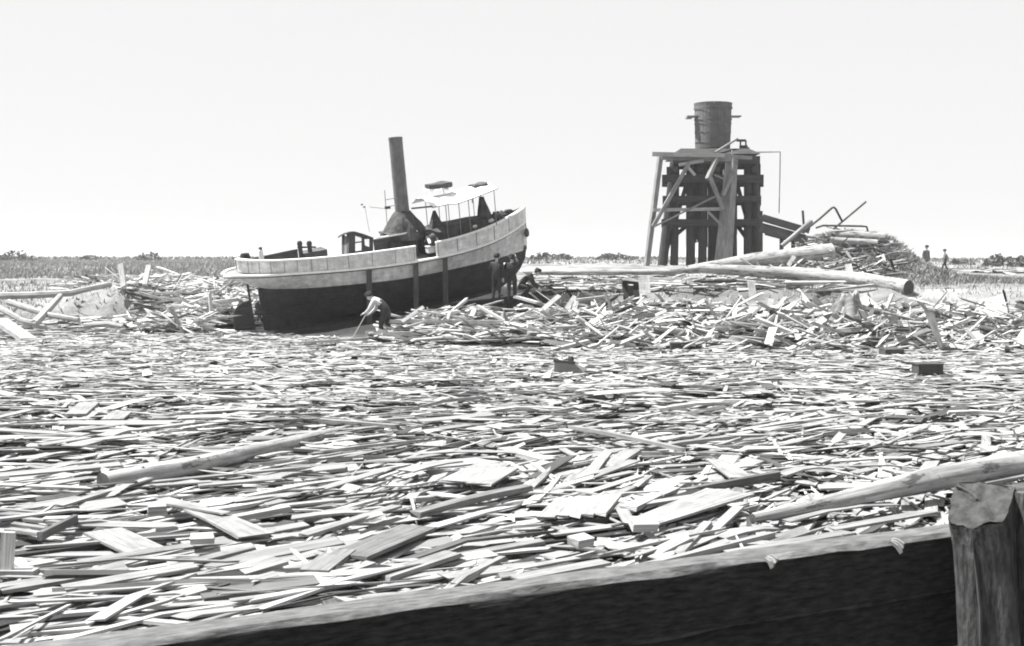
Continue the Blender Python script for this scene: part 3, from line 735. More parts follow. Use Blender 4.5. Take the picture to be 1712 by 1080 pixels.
# dark trunk and curtains between funnel and bow, the two canvas cones
tr = MB(); rows = []
for px, py in ((698, 382), (716, 380), (735, 374), (760, 370), (785, 364), (810, 360), (834, 358), (846, 357)):
    p = B(px, py, .1); z0 = hb(ZRUB, min(12, p.x)) - .05; hw = min(1.0, hb(BD, min(12, p.x)) - .25)
    rows.append([Vector((p.x, -hw, z0)), Vector((p.x, -hw * .95, p.z - .12)), Vector((p.x, -hw * .6, p.z)), Vector((p.x, hw * .6, p.z)), Vector((p.x, hw * .95, p.z - .12)), Vector((p.x, hw, z0))])
tr.grid(rows, flip=True); tr.add(rows[0], [[0, 1, 2, 3, 4, 5]]); tr.add(rows[-1], [[5, 4, 3, 2, 1, 0]])
tr.build('fore_trunk', 'canvas', boat)
for (px, pt, pb_, rt, rb, mt, cut) in ((726, 352, 402, .05, .52, 'canvas', .9), (805, 329, 366, .09, .3, 'canvas_grey', 1.0)):
    a, b = B(px, pt, -.3), B(px + 6, pb_, -.3); rows = []
    for i in range(8):
        k = i / 7; p = a.lerp(b, k); row = []
        for j in range(25):
            t = 2 * math.pi * j / 24; r = (rt + (rb - rt) * k ** 1.1) * (1 + .16 * math.sin(5 * t + k * 2) + .1 * noise.noise(Vector((t, k * 3, px))))
            row.append(p + Vector((math.cos(t) * r, math.sin(t) * r * .9, 0)))
        rows.append(row)
    MB().grid(rows, flip=True).build('furled_canvas', mt, boat, smooth=True)
# tow bitts on the after deck, low skylight, stern fittings
bt = None
for px in (500.5, 516.5):
    a, b = B(px, 403, -.3), B(px, 433, -.3); mm = MB().tube([(a.x, -.3, a.z - .62), (a.x, -.3, a.z - .18), (a.x, -.3, a.z - .1), (a.x, -.3, a.z)], [.085, .085, .11, .075], 12)
    if bt is None: bt = mm.build('tow_bitts', 'dark_timber', boat, smooth=True)
    else: mm.build('post', 'dark_timber', bt, smooth=True)
a, b = B(497, 413.5, -.3), B(528, 413, -.3); MB().tube([a, b], .035, 8).build('crossbar', 'iron', bt)
a, b = B(507, 424, -.3), B(545, 416, -.3)
MB().prism([(a.x, -.45, a.z - .35), (b.x, -.45, b.z - .35), (b.x, -.45, b.z), (a.x, -.45, a.z)], (0, .9, 0)).build('skylight', 'cabin', boat)
a = B(435, 413, 0); MB().tube([(a.x, 0, a.z - .55), (a.x, 0, a.z - .12), (a.x, 0, a.z - .1)], [.1, .09, .06], 12).build('bollard', 'rail', boat, smooth=True)
MB().tube([(a.x, 0, a.z - .1), (a.x, 0, a.z - .04), (a.x, 0, a.z)], [.055, .075, .05], 12).build('bollard_cap', 'iron', boat, smooth=True)
a = B(405, 428, .2)
mm = MB()
for k in range(5):
    mm.tube([(a.x + .1 + math.cos(t) * (.2 - .015 * k), .2 + math.sin(t) * (.2 - .015 * k), a.z - .16 + .055 * k) for t in np.linspace(0, 6.28, 15)], .03, 6, cap=False)
rc = mm.build('rope_coil', 'canvas', None, smooth=True); rc.matrix_world = Matrix.Translation(BT) @ BROT.to_4x4()
tag(rc, 'dark coil of rope on the launch stern rail', 'rope')
# inner fittings at the bow
wz = MB().tube([B(826, 362, -.4), B(840, 358, .5)], .13, 12).build('windlass', 'iron', boat, smooth=True)
for k, y in enumerate((-.42, .0, .42)):
    p = B(826 + k * 6, 354 - k, y); MB().beam((p.x, y, p.z - .5), (p.x, y, p.z), .09, .09).build('windlass_post', 'dark_timber', wz)
for (px, py, sx, lab) in ((819, 369, .3, 'pale sack lying by the foot of the bow canvas'), (850, 353, .3, 'dark coil of gear heaped at the very bow'), (792, 378, .24, 'white bundle on deck below the shorter awning bundle'), (760, 389, .34, 'white cloth thrown over the forward bulwark'), (745, 396, .42, 'flat white cloth beside the open gangway')):
    p = B(px, py, -.75 if px < 800 else -.45); rows = []
    for i in range(7):
        k = i / 6; th = math.pi * k; rows.append([p + Vector((-math.cos(th) * sx * .6, math.cos(t) * math.sin(th) * sx * .5, math.sin(t) * math.sin(th) * sx * .38 * (1 + .3 * math.sin(2 * t + px)))) for t in np.linspace(0, 2 * math.pi, 11)])
    o = MB().grid(rows).build('cloth_bundle', 'canvas' if 'dark' in lab else 'sheet', None, smooth=True)
    o.matrix_world = Matrix.Translation(BT) @ BROT.to_4x4(); tag(o, lab, 'bundle')
# gangway clutter
for (px, py, dx, dz, lab, mt) in ((721, 417, .36, .22, 'white box standing in the open gangway of the launch', 'sheet'), (723, 403, .22, .34, 'dark box stacked in the launch gangway', 'dark_timber')):
    p = B(px, py, -1.15); o = MB().box((p.x, -1.15, p.z), (dx, .34, dz)).build('deck_box', mt, None)
    lid = MB().box((p.x, -1.15, p.z + dz / 2 + .02), (dx + .04, .38, .035)).build('lid', mt, o)
    for z in (-.3, .3): MB().box((p.x, -1.325, p.z + dz * z), (dx, .02, .03)).build('batten', mt, o)
    o.matrix_world = Matrix.Translation(BT) @ BROT.to_4x4(); tag(o, lab, 'box')
p = B(721, 394, -1.0)
mm = MB(); rows = []
for i in range(6):
    k = i / 5 - .5; rows.append([p + Vector((k * .42, y * .3, .08 - .5 * k * k - .2 * abs(y) + .04 * math.sin(9 * k + 5 * y))) for y in np.linspace(-1, 1, 7)])
mm.grid(rows); mm.grid([[q - Vector((0, 0, .025)) for q in r] for r in rows], flip=True)
o = mm.build('draped_cloth', 'sheet', None, smooth=True); o.matrix_world = Matrix.Translation(BT) @ BROT.to_4x4(); tag(o, 'white cloth draped over boxes in the gangway', 'cloth')
# fender hung off the stem
W3 = lambda v: BT + BROT @ Vector(v)
a = W3((12.2, -.02, 1.02)); c = at(880.5, 390, a.y - .1)
fd = thing('rope_fender', 'small dark fender hanging on a line from the bow', 'fender', c)
mm = MB().tube([(0, 0, .2), (0, 0, .14), (0, 0, .02), (0, 0, -.1), (0, 0, -.15)], [.03, .08, .11, .1, .04], 10); mm.build('body', 'iron', fd, smooth=True)
MB().tube([(0, 0, .18), a - c], .014, 5).build('line', 'iron', fd)
# timber shores under the rub rail
for (px, y0, y1, lab) in ((617, 449, 520, 'dark timber shore against the hull, nearest the stern'), (694, 437, 523, 'dark timber shore against the hull, middle of three'), (744, 430, 517, 'dark timber shore against the hull, nearest the bow')):
    u = [q for q in SU]; best = min(np.linspace(3, 9, 200), key=lambda u_: abs((lambda w: CX + FPX * w.x / ((w - EYEV).dot(_F)))(W3(rubp(u_, -1, .06))) - px))
    tp = W3(rubp(best, -1, .075, -.06)); bp = Vector((tp.x + .04, tp.y - .28, zt(tp.x, tp.y - .28) - .15))
    o = MB().beam(bp, tp, .19, .13, up=(0, 1, 0), segs=2, bow=.015).build('timber_shore', 'dark_timber'); tag(o, lab, 'timber', 'timber shores along the hull')

# ------------------------------------------------------------------ the timber tower with its tank
TY = 85.0
tb = at(1188, 443, TY); tz = zt(tb.x, TY)
tower = thing('timber_tower', 'dark timber trestle tower of close piles carrying a round tank', 'tower', (0, 0, 0))
def tw(px, py, dy=0.0):                 # a point in the tower's front plane, dy metres behind it
    p = at(px, py, TY); return Vector((at(px, py, TY + dy).x, TY + dy, p.z))
def ft(px, dy): p = tw(px, 443, dy); return Vector((p.x, TY + dy, min(zt(p.x, TY + dy), p.z) - .2))
posts = [(1107, 1127, 13), (1127, 1131, 10), (1154, 1156, 12), (1174, 1176, 12), (1190, 1192, 11), (1225, 1224, 12), (1251, 1250, 13), (1268, 1260, 13)]
for row, dy in enumerate((0.0, 2.4, 4.8)):
    for i, (xb, xt, wpx) in enumerate(posts):
        if row == 0 and i in (4,): continue
        o = [0, 1.5, -1.5][row]
        a, b = ft(xb + o, dy), tw(xt + o * .6, 262, dy + (0.35 if row == 0 else 0)); w = wpx / 24.3
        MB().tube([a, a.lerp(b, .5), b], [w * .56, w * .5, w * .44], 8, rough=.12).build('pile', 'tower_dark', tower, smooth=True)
def cap_beam(px0, py0, px1, py1, dy, w, h, mat='tower_dark', nm='cap_beam'):
    a, b = tw(px0, py0, dy), tw(px1, py1, dy); return MB().beam(a, b, w, h, segs=2).build(nm, mat, tower)
for dy in (-.38, 2.0, 5.2):
    cap_beam(1107, 299, 1276, 299, dy, .35, .5)
    cap_beam(1124, 268, 1270, 268, dy, .35, .5)
    cap_beam(1108, 333, 1272, 333, dy + .05, .3, .42)
    cap_beam(1106, 372, 1270, 372, dy + .1, .3, .45)
for px in (1118, 1130, 1170, 1200, 1226, 1262):       # joists running back
    a, b = tw(px, 284, -.5), tw(px, 284, 5.4); MB().beam(a, b, .3, .35).build('joist', 'tower_dark', tower)
# boarding that closes the upper bays, every board its own
def boarding(px0, px1, py0, py1, dy, n):
    for i in range(n):
        k0 = px0 + (px1 - px0) * i / n; k1 = px0 + (px1 - px0) * (i + .9) / n
        a, b = tw((k0 + k1) / 2, py1 + rnd.uniform(-5, 5), dy), tw((k0 + k1) / 2 + rnd.uniform(-.5, .5), py0, dy)
        MB().beam(a, b, (k1 - k0) / 24.3, .05, up=(0, 1, 0)).build('board', 'tower_dark', tower)
boarding(1147, 1202, 264, 408, 1.1, 9)
boarding(1147, 1206, 262, 400, 3.9, 8)
boarding(1204, 1233, 270, 396, 1.4, 5)
boarding(1244, 1272, 268, 345, 3.2, 5)
boarding(1247, 1276, 350, 436, 2.9, 5)
boarding(1121, 1134, 268, 372, 1.2, 3)
for (a0, b0, a1, b1, dy) in ((1108, 440, 1150, 300, .5), (1270, 440, 1230, 300, .6), (1120, 400, 1200, 330, 2.8), (1250, 400, 1180, 300, 2.9), (1205, 300, 1150, 380, .7), (1255, 372, 1270, 300, .5)):
    a, b = tw(a0, b0, dy), tw(a1, b1, dy); MB().beam(a, b, .28, .14, up=(0, 1, 0)).build('brace', 'tower_dark', tower)
# platform and tank
p0, p1 = tw(1130, 260, -.6), tw(1272, 258, -.6); q0, q1 = tw(1138, 248, .1), tw(1252, 248, .1)
mm = MB().add([p0, p1, q1, q0, p0 + Vector((0, 6.2, 0)), p1 + Vector((0, 6.2, 0)), q1 + Vector((0, 4.8, 0)), q0 + Vector((0, 4.8, 0))], [[0, 1, 2, 3], [1, 5, 6, 2], [5, 4, 7, 6], [4, 0, 3, 7], [3, 2, 6, 7], [4, 5, 1, 0]])
mm.build('platform', 'tower_dark', tower)
tc_ = tw(1191.5, 248, 2.6); r = 30 / 24.3 * 1.03
zz = lambda py: at(1191, py, TY + 2.6).z
tk = thing('water_tank', 'round weathered tank standing on top of the timber tower', 'tank', (tc_.x, tc_.y, zz(249)))
zl = lambda py: zz(py) - zz(249)
prf = [(249, 28.5), (235, 28.8), (215, 29.5), (198, 30), (186, 30), (176, 31), (173, 31.5)]
N = 30
for i in range(N):                       # staves
    a0, a1 = 2 * math.pi * i / N, 2 * math.pi * (i + .94) / N
    mm = MB(); rows = []
    jit = rnd.uniform(-.012, .012)
    for py, rp in prf:
        rr = rp / 24.3 * 1.03 + jit; rows.append([Vector((math.cos(a0) * rr, math.sin(a0) * rr, zl(py))), Vector((math.cos(a1) * rr, math.sin(a1) * rr, zl(py))), ])
    inn = [[Vector((v.x * .94, v.y * .94, v.z)) for v in rw] for rw in rows]
    mm.grid([rw + iv[::-1] + [rw[0]] for rw, iv in zip(rows, inn)])
    n0 = len(mm.v); mm.f.append([n0 - 5, n0 - 4, n0 - 3, n0 - 2]); mm.mi.append(0); mm.uv.append([(0, 0)] * 4)
    mm.build('stave', 'tank', tk)
mm = MB().tube([(0, 0, zl(247)), (0, 0, zl(176))], [r * .93, r * .95], 28, cap=True); mm.build('lining', 'tank', tk, smooth=True)
for py, ex in ((238, .03), (221, .03), (207, .04), (200, .05), (181, .04)):
    rr = lerp_pts([(173, 31.5), (198, 30), (249, 28.5)], py) / 24.3 * 1.03 + ex
    MB().tube([(0, 0, zl(py) - .05), (0, 0, zl(py) + .05)], rr, 32, cap=False).build('hoop', 'tank', tk, smooth=True)
MB().box((0, -.2, zl(195.5)), (2 * 46 / 24.3, .9, .07)).build('crosspiece', 'tower_light', tk)
MB().box((-(1191.5 - 1150) / 24.3, -.2, zl(197.5)), (.4, .9, .1)).build('bracket', 'tower_light', tk)
# outlet pipe standing off to the right, small deck gear
pp = [tw(1236, 256, .4), tw(1262, 253.5, .4), tw(1304.5, 253, .4), tw(1304, 290, .4), tw(1302.5, 356, .4)]
MB().tube(pp[:2], .07, 8).build('pipe', 'tower_dark', tower)
MB().tube(pp[1:3] + [pp[3], pp[4]], [.05, .045, .04, .035], 7).build('hanging_pipe', 'iron_grey', tower)
for (px, py, sx, sy) in ((1239, 233, 14, 3), (1243, 243, 12, 3), (1246, 249, 12, 8)):
    a = tw(px, py, .8); MB().box(a, (sx / 24.3, .5, sy / 24.3)).build('platform_block', 'tower_dark', tower)
for px in (1238, 1247): MB().beam(tw(px, 262, .8), tw(px, 233, .8), .1, .1).build('platform_post', 'tower_dark', tower)
MB().beam(tw(1196, 256, -.65), tw(1233, 231, .3), .16, .12).build('loose_plank', 'tower_light', tower)
MB().beam(tw(1225, 262, -.7), tw(1224, 252, -.7), .14, .1).build('loose_plank', 'pale_timber', tower)
# lighter scaffold standing before the tower
sc = thing('scaffold', 'pale grey timber scaffold braced against the front of the tower', 'scaffold', (0, 0, 0))
def sb(px0, py0, px1, py1, w, dy0=-1.6, dy1=-1.3, mat='tower_light', nm='brace', w1=None, ground_=False):
    a, b = tw(px0, py0, dy0), tw(px1, py1, dy1)
    if ground_: a.z = min(a.z, zt(a.x, a.y)) - .25
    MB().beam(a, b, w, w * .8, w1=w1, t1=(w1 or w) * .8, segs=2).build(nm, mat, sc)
sb(1080, 443, 1104, 264, .38, w1=.36, nm='leg', ground_=True)
sb(1208, 443, 1224, 268, .95, -2.0, -1.4, w1=.62, nm='leg', ground_=True)
sb(1090, 261.5, 1211, 264, .34, -1.9, -1.9, 'pale_timber', 'top_beam')
sb(1106, 266.5, 1232, 270, .36, -1.55, -1.55, nm='top_beam')
sb(1205, 264, 1256, 266, .3, -1.7, -1.0, nm='top_beam')
sb(1092, 353, 1206, 351, .27, -1.85, -1.85, 'pale_timber', 'rail')
sb(1092, 380, 1152, 276, .3, -2.1, -1.9); sb(1092, 381, 1197, 330, .14, -2.1, -1.9); sb(1187, 300, 1209, 352, .3, -2.3, -2.2)
sb(1183, 303, 1198, 268, .3, -2.35, -1.9); sb(1184, 356, 1206, 378, .18, -2.2, -2.2); sb(1194, 296, 1214, 304, .12, -2.3, -2.2)
sb(1135, 279, 1176, 272, .26, -1.9, -1.7, 'pale_timber'); sb(1150, 283, 1162, 296, .2, -1.9, -1.8, 'pale_timber')
sb(1208, 330, 1226, 290, .3, -2.1, -1.9)

# ------------------------------------------------------------------ logs, poles and pipes
def log(name, label, cat, pts, radii, mat='log', n=14, rough=.1, group=None, knots=3):
    mm = MB(); P = [Vector(p) for p in pts]
    path, rad = [], []
    for i in range(len(P) - 1):
        for k in range(5):
            path.append(P[i].lerp(P[i + 1], k / 5)); rad.append(radii[i] + (radii[i + 1] - radii[i]) * k / 5)
    path.append(P[-1]); rad.append(radii[-1])
    mm.tube(path, rad, n, rough=rough, endmat=1)
    for _ in range(knots):
        i = rnd.randrange(1, len(path) - 1); a = rnd.uniform(0, 6.28); d = Vector((rnd.uniform(-.3, .3), math.cos(a), math.sin(a))).normalized()
        mm.tube([path[i] + d * rad[i] * .7, path[i] + d * rad[i] * 1.12], [rad[i] * .3, rad[i] * .16], 6)
    o = mm.build(name, [mat, 'log_end'], smooth=True)
    return tag(o, label, cat, group)
log('floating_log', 'long log with dark left end lying on the debris, lower left', 'log', [G(172, 806, .27), G(330, 778, .27), G(480, 742, .24), G(580, 720, .2)], [.115, .115, .1, .08])
log('floating_pole', 'long tapering pole reaching in from the right edge behind the dock beam', 'log', [G(1258, 866, .3), G(1400, 838, .36), G(1560, 800, .42), G(1760, 768, .46)], [.05, .09, .135, .16], rough=.2)
log('fallen_log', 'long white log with dark cut end lying on the bank before the mound', 'log', [at(1172, 449, 53.5), at(1330, 457, 52.5), at(1440, 468, 50.6), at(1519, 481, 48.6)], [.2, .28, .32, .31], rough=.05)
log('fallen_log', 'thick pale log resting against the rubble, higher and shorter than the white one', 'log', [at(1150, 451, 57.5), at(1260, 437, 57.8), at(1390, 424, 58.4)], [.2, .4, .5], rough=.05)
log('fallen_pole', 'long thin white pole lying flat on the bank right of the bow', 'pole', [at(872, 456, 56), at(1000, 455.5, 56), at(1120, 455, 56), at(1190, 447, 56.5)], [.1, .13, .14, .15], rough=.05)
log('fallen_pole', 'thin pole along the foot of the bank under the hanging board', 'pole', [at(1115, 513, 47.5), at(1280, 517, 47.3)], [.1, .12])
log('boiler_pipe', 'short thick pipe with dark open end on top of the mound', 'pipe', [at(1384, 392, 61.5), at(1432, 395, 61.2), at(1478, 398, 61)], [.27, .29, .3], 'log', rough=.02, knots=0)
log('boiler_pipe', 'lower pipe half hidden below the short thick one on the mound', 'pipe', [at(1388, 402, 60.2), at(1466, 407, 60)], [.18, .19], 'log', rough=.02, knots=0)
log('boiler_pipe', 'small round pipe end standing out at the mound right edge', 'pipe', [at(1470, 408, 61.4), at(1494, 410, 61)], [.22, .23], 'iron_grey', rough=.02, knots=0)
log('broken_pipe', 'slanting grey pipe propped against the dark chute', 'pipe', [at(1306, 412, 59), at(1356, 370, 60)], [.11, .12], 'tower_light', knots=0)
def rod(label, pts, r, Y, mat='iron'):
    o = MB().tube([at(px, py, Y) for px, py in pts], r, 8).build('bent_pipe', mat, smooth=True); return tag(o, label, 'pipe', 'bent pipes on the mound')
rod('bent dark pipe making a peak above the mound', [(1346, 385), (1370, 366), (1391, 347.5), (1394, 346.5), (1397, 349), (1408, 370)], .055, 61)
rod('straight dark pipe slanting up to the right above the mound', [(1393, 383), (1410, 369), (1448, 337)], .05, 61.2)
rod('level dark pipe with drooping end on the mound crest', [(1364, 381), (1376, 377), (1440, 378), (1449, 379), (1451, 387)], .05, 60.6)
rod('short upright pipe stub at the chute end', [(1344, 380), (1342, 352)], .06, 60.4)
# chute running down from the tower foot
ch = thing('chute', 'dark timber chute sloping from the tower foot to the mound', 'chute', (0, 0, 0))
a, b = at(1272, 369, 64.6), at(1350, 392, 64)
MB().beam(a - Vector((0, 0, .35)), b - Vector((0, 0, .3)), .9, .5, segs=2).build('trough_floor', 'dark_timber', ch)
for dy in (-.45, .45): MB().beam(a + Vector((0, dy, .18)), b + Vector((0, dy, .18)), .07, .3).build('trough_side', 'dark_timber', ch)
for k in (.45, .7, .92):
    p = a.lerp(b, k); MB().beam((p.x, p.y, zt(p.x, p.y) - .2), (p.x, p.y, p.z - .1), .18, .18).build('trestle_leg', 'dark_timber', ch)
MB().beam(a + Vector((.3, .1, -.5)), b + Vector((0, .1, -.35)), .2, .5).build('trough_wale', 'dark_timber', ch)

# ------------------------------------------------------------------ single boards, posts and poles that can be picked out
def plank(label, p0, p1, w, t, tone, up=(0, 0, 1), w1=None, bow=0.0, jag=.03, name='loose_board', cat='board', group=None, segs=3):
    tone *= .37; o = MB().beam(p0, p1, w, t, up=up, w1=w1, segs=segs, bow=bow, jag=jag)
    o = o.build(name, 'plank', tone=tone); return tag(o, label, cat, group)
FG = [  # image ends, level, width, thickness, tone, taper, bow, label
 (172, 888, 262, 930, .34, .36, .04, .62, None, 0, 'broad bright board lying crosswise, lower left corner'),
 (272, 834, 429, 896, .38, .14, .04, .62, .34, .03, 'long pale plank widening to a broad end, left foreground'),
 (262, 838, 377, 858, .42, .1, .03, .6, None, 0, 'narrow strip lying on the widening plank, left foreground'),
 (0, 931, 192, 905, .28, .16, .05, .1, None, 0, 'long dark wet board at the left edge, lower corner'),
 (128, 876, 292, 879, .3, .24, .03, .55, None, 0, 'pale level board below the small white block'),
 (66, 897, 128, 866, .36, .05, .13, .3, None, 0, 'board standing on edge, part of a broken frame at far left'),
 (12, 885, 72, 893, .3, .09, .05, .55, None, 0, 'near rail of the broken frame at far left'),
 (20, 876, 78, 884, .3, .08, .05, .5, None, 0, 'middle rail of the broken frame at far left'),
 (40, 868, 104, 874, .3, .08, .05, .45, None, 0, 'far rail of the broken frame at far left'),
 (585, 930, 700, 882, .36, .36, .06, .34, None, 0, 'broad flat grey plank on the lumber, front centre'),
 (524, 962, 572, 926, .34, .24, .14, .5, None, 0, 'stubby thick block with dark side, left of the broad grey plank'),
 (330, 992, 530, 966, .3, .55, .1, .3, None, 0, 'wide grey slab at the bottom edge, left of centre'),
 (762, 806, 826, 776, .36, .42, .04, .64, None, 0, 'left board of the white pair lying flat, centre foreground'),
 (800, 810, 848, 782, .37, .3, .04, .62, None, 0, 'right board of the white pair lying flat, centre foreground'),
 (696, 860, 884, 815, .36, .14, .1, .4, None, .02, 'thick beam with dark near side, centre foreground'),
 (676, 788, 770, 771, .34, .26, .03, .6, .1, .02, 'pale tapered board left of the white pair'),
 (492, 866, 616, 857, .34, .2, .04, .6, .08, .02, 'pale bowed board with dark underside, left of the thick beam'),
 (508, 895, 664, 846, .36, .12, .04, .55, None, 0, 'long pale strip running up to the right, before the thick beam'),
 (536, 703, 664, 713, .34, .12, .1, .5, None, 0, 'beam lying behind the right end of the left log'),
 (1064, 878, 1222, 822, .4, .3, .04, .64, .55, .0, 'broad white board slanting up to the right, right foreground'),
 (1201, 771, 1240, 800, .38, .26, .04, .62, None, 0, 'short bright board lying crosswise behind the broad white one'),
 (1152, 822, 1303, 794, .34, .08, .15, .25, None, 0, 'grey board on edge behind the broad white board'),
 (1034, 840, 1053, 876, .38, .12, .03, .6, None, 0, 'short white slat pointing at the camera, centre right'),
 (956, 714, 1142, 752, .36, .12, .08, .6, .07, .02, 'long pale spar sloping down to the right, centre middle distance'),
 (900, 906, 1050, 890, .3, .2, .06, .09, None, 0, 'dark wet plank behind the dock beam, bottom centre'),
 (1312, 871, 1495, 843, .34, .16, .03, .58, None, .05, 'pale bowed plank before the tapering pole'),
 (1308, 793, 1392, 784, .34, .22, .03, .6, .08, .05, 'pale curled board behind the tapering pole'),
 (1481, 743, 1557, 709, .3, .07, .05, .6, None, 0, 'thin white stick slanting up, right middle distance'),
 (1430, 751, 1690, 731, .28, .06, .05, .1, None, 0, 'very long thin dark pole, right middle distance'),
 (1600, 818, 1740, 822, .45, .3, .05, .42, None, .02, 'grey board lying just behind the top of the pile'),
 (1640, 806, 1716, 792, .42, .2, .04, .5, None, 0, 'pale board end at the right edge above the pile'),
 (120, 747, 163, 736, .3, .3, .06, .62, None, 0, 'pale rectangular panel on the water, nearest the log end'),
 (126, 694, 150, 674, .3, .34, .08, .58, None, 0, 'upright-looking pale panel, far left middle distance'),
 (187, 702, 205, 688, .3, .34, .05, .6, None, 0, 'small pale panel right of the upright-looking one'),
 (176, 729, 203, 720, .3, .26, .05, .62, None, 0, 'small pale panel between the two left panels and the log'),
 (438, 806, 500, 790, .32, .28, .03, .6, .1, .03, 'pale board curling up below the middle of the left log'),
 (196, 812, 520, 780, .32, .1, .04, .5, None, 0, 'long pale strip running along the near side of the left log'),
 (100, 846, 250, 800, .34, .1, .04, .58, None, 0, 'long pale strip slanting up below the log dark end'),
 (330, 812, 470, 800, .3, .16, .04, .56, None, 0, 'pale board in front of the left log, under the curled one'),
 (0, 985, 210, 950, .34, .22, .05, .5, None, 0, 'wide pale board in the lower left corner, nearest'),
 (110, 984, 330, 946, .36, .18, .05, .56, None, 0, 'second wide pale board right of the nearest corner one'),
 (280, 950, 420, 915, .34, .13, .04, .5, None, 0, 'pale strip running below the broad end of the widening plank'),
 (400, 955, 470, 935, .36, .3, .05, .6, None, 0, 'bright flat board above the grey slab'),
 (690, 944, 905, 905, .32, .12, .05, .48, None, 0, 'long pale strip in the front centre, right of the grey plank'),
 (640, 965, 760, 925, .34, .18, .06, .52, None, 0, 'pale plank just right of the grey plank near end'),
 (740, 965, 900, 945, .34, .2, .04, .56, None, 0, 'pale board along the dock beam, bottom centre'),
 (860, 968, 1010, 940, .36, .16, .04, .56, None, 0, 'pale board against the dock beam where its face turns dark'),
 (1120, 902, 1190, 890, .34, .26, .04, .58, .1, .02, 'lens-shaped pale board near the dock beam, left of two'),
 (1200, 898, 1300, 884, .34, .22, .04, .56, .1, .03, 'lens-shaped pale board near the dock beam, right of two'),
 (1220, 925, 1420, 890, .36, .15, .04, .54, None, 0, 'long pale strip lying close along the dock beam'),
 (1390, 885, 1560, 855, .36, .14, .04, .54, None, 0, 'pale strip running to the left side of the pile'),
 (980, 800, 1060, 770, .34, .16, .03, .58, None, 0, 'pale board in the fan of splinters, centre right'),
 (1000, 840, 1080, 805, .34, .1, .05, .5, None, 0, 'pale batten in the fan of splinters, nearer the camera'),
]
for (x0, y0, x1, y1, z, w, t, tn, w1, bw_, lab) in FG:
    z -= .08; t = t * .6
    plank(lab, G(x0, y0, z), G(x1, y1, z + rnd.uniform(-.02, .04)), w, t, tn, w1=w1, bow=bw_)
# slatted crate panel and small blocks
cp = thing('crate_panel', 'slatted pale panel lying on the lumber, right of bottom centre', 'panel', (0, 0, 0))
a, b = G(908, 880, .24), G(1016, 872, .24)
MB().beam(a, b, .07, .1).build('bearer', 'plank', cp, tone=.06)
for k in range(5):
    p = a.lerp(b, .04 + .2 * k) + Vector((0, 0, .08)); q = p + Vector((.22, .85, .02))
    MB().beam(p, q, .17, .03, jag=.03).build('slat', 'plank', cp, tone=.25 + .04 * (k % 3))
def block(px, py, z, s, lab, tn, rz=20):
    c = G(px, py, z); rot = Matrix.Rotation(R(rz), 3, 'Z') @ Matrix.Rotation(R(8), 3, 'X')
    mm = MB(); d = rot @ Vector((s[0] / 2, 0, 0)); mm.beam(c - d, c + d, s[1], s[2], up=rot @ Vector((0, 0, 1)), jag=.015, segs=2)
    return tag(mm.build('wood_block', 'plank', tone=tn * .48), lab, 'block')
block(262, 850, .42, (.18, .16, .09), 'small white block on the boards, left foreground', .66)
block(971, 904, .42, (.17, .14, .07), 'white block beside the dark wet plank, bottom centre', .66, 40)
block(1077, 876, .42, (.22, .22, .07), 'small square white block left of the broad white board', .62, 5)
block(338, 900, .36, (.2, .16, .05), 'small pale block below the widening plank', .6, 12)
block(1129, 585, .15, (.3, .2, .45), 'small dark block standing at the foot of the bank', .1, 0)
block(1490, 588, .2, (.6, .3, .2), 'dark wood chunk left of the long tilted beam', .13, 20)
ups = G(10, 952, .3)
us_ = thing('upright_stick', 'short white stick standing up at the left edge, foreground', 'stick', ups)
MB().beam((0, 0, -.05), (.02, .02, .3), .1, .05, up=(0, 1, 0)).build('stake', 'plank', us_, tone=.45)
MB().beam((-.3, .03, -.03), (.25, -.02, -.02), .12, .05).build('foot_board', 'plank', us_, tone=.34)
# floating tub and float
c = G(952, 632, .05)
ft_ = thing('floating_tub', 'grey wooden tub with a knob floating in mid water', 'tub', c)
mm = MB().add([(-.37, -.3, -.1), (.33, -.3, -.1), (.4, .3, -.1), (-.35, .3, -.1), (-.36, -.32, .4), (.1, -.32, .36), (.42, .3, .2), (-.33, .32, .38), (.38, -.3, .1)],
    [[3, 2, 1, 0], [0, 1, 8, 5, 4], [1, 2, 6, 8], [2, 3, 7, 6], [3, 0, 4, 7], [4, 5, 6, 7], [5, 8, 6]])
mm.build('body', 'tower_light', ft_); MB().beam((-.38, -.34, .43), (.12, -.33, .38), .06, .06).build('rim', 'dark_timber', ft_)
MB().tube([(.03, 0, .34), (.03, 0, .42), (.03, 0, .5)], [.05, .08, .06], 8).build('knob', 'dark_timber', ft_, smooth=True)
c = G(1550, 632, .05)
fb_ = thing('floating_box', 'dark square box floating below the bank at the right', 'box', c)
MB().box((0, 0, .12), (.56, .5, .4)).build('body', 'dark_timber', fb_); MB().box((0, 0, .335), (.6, .54, .03)).build('lid', 'dark_timber', fb_)
for s in (-.2, .2): MB().box((s, -.262, .12), (.06, .025, .4)).build('batten', 'dark_timber', fb_)
c = G(762, 0 + 700, .0)
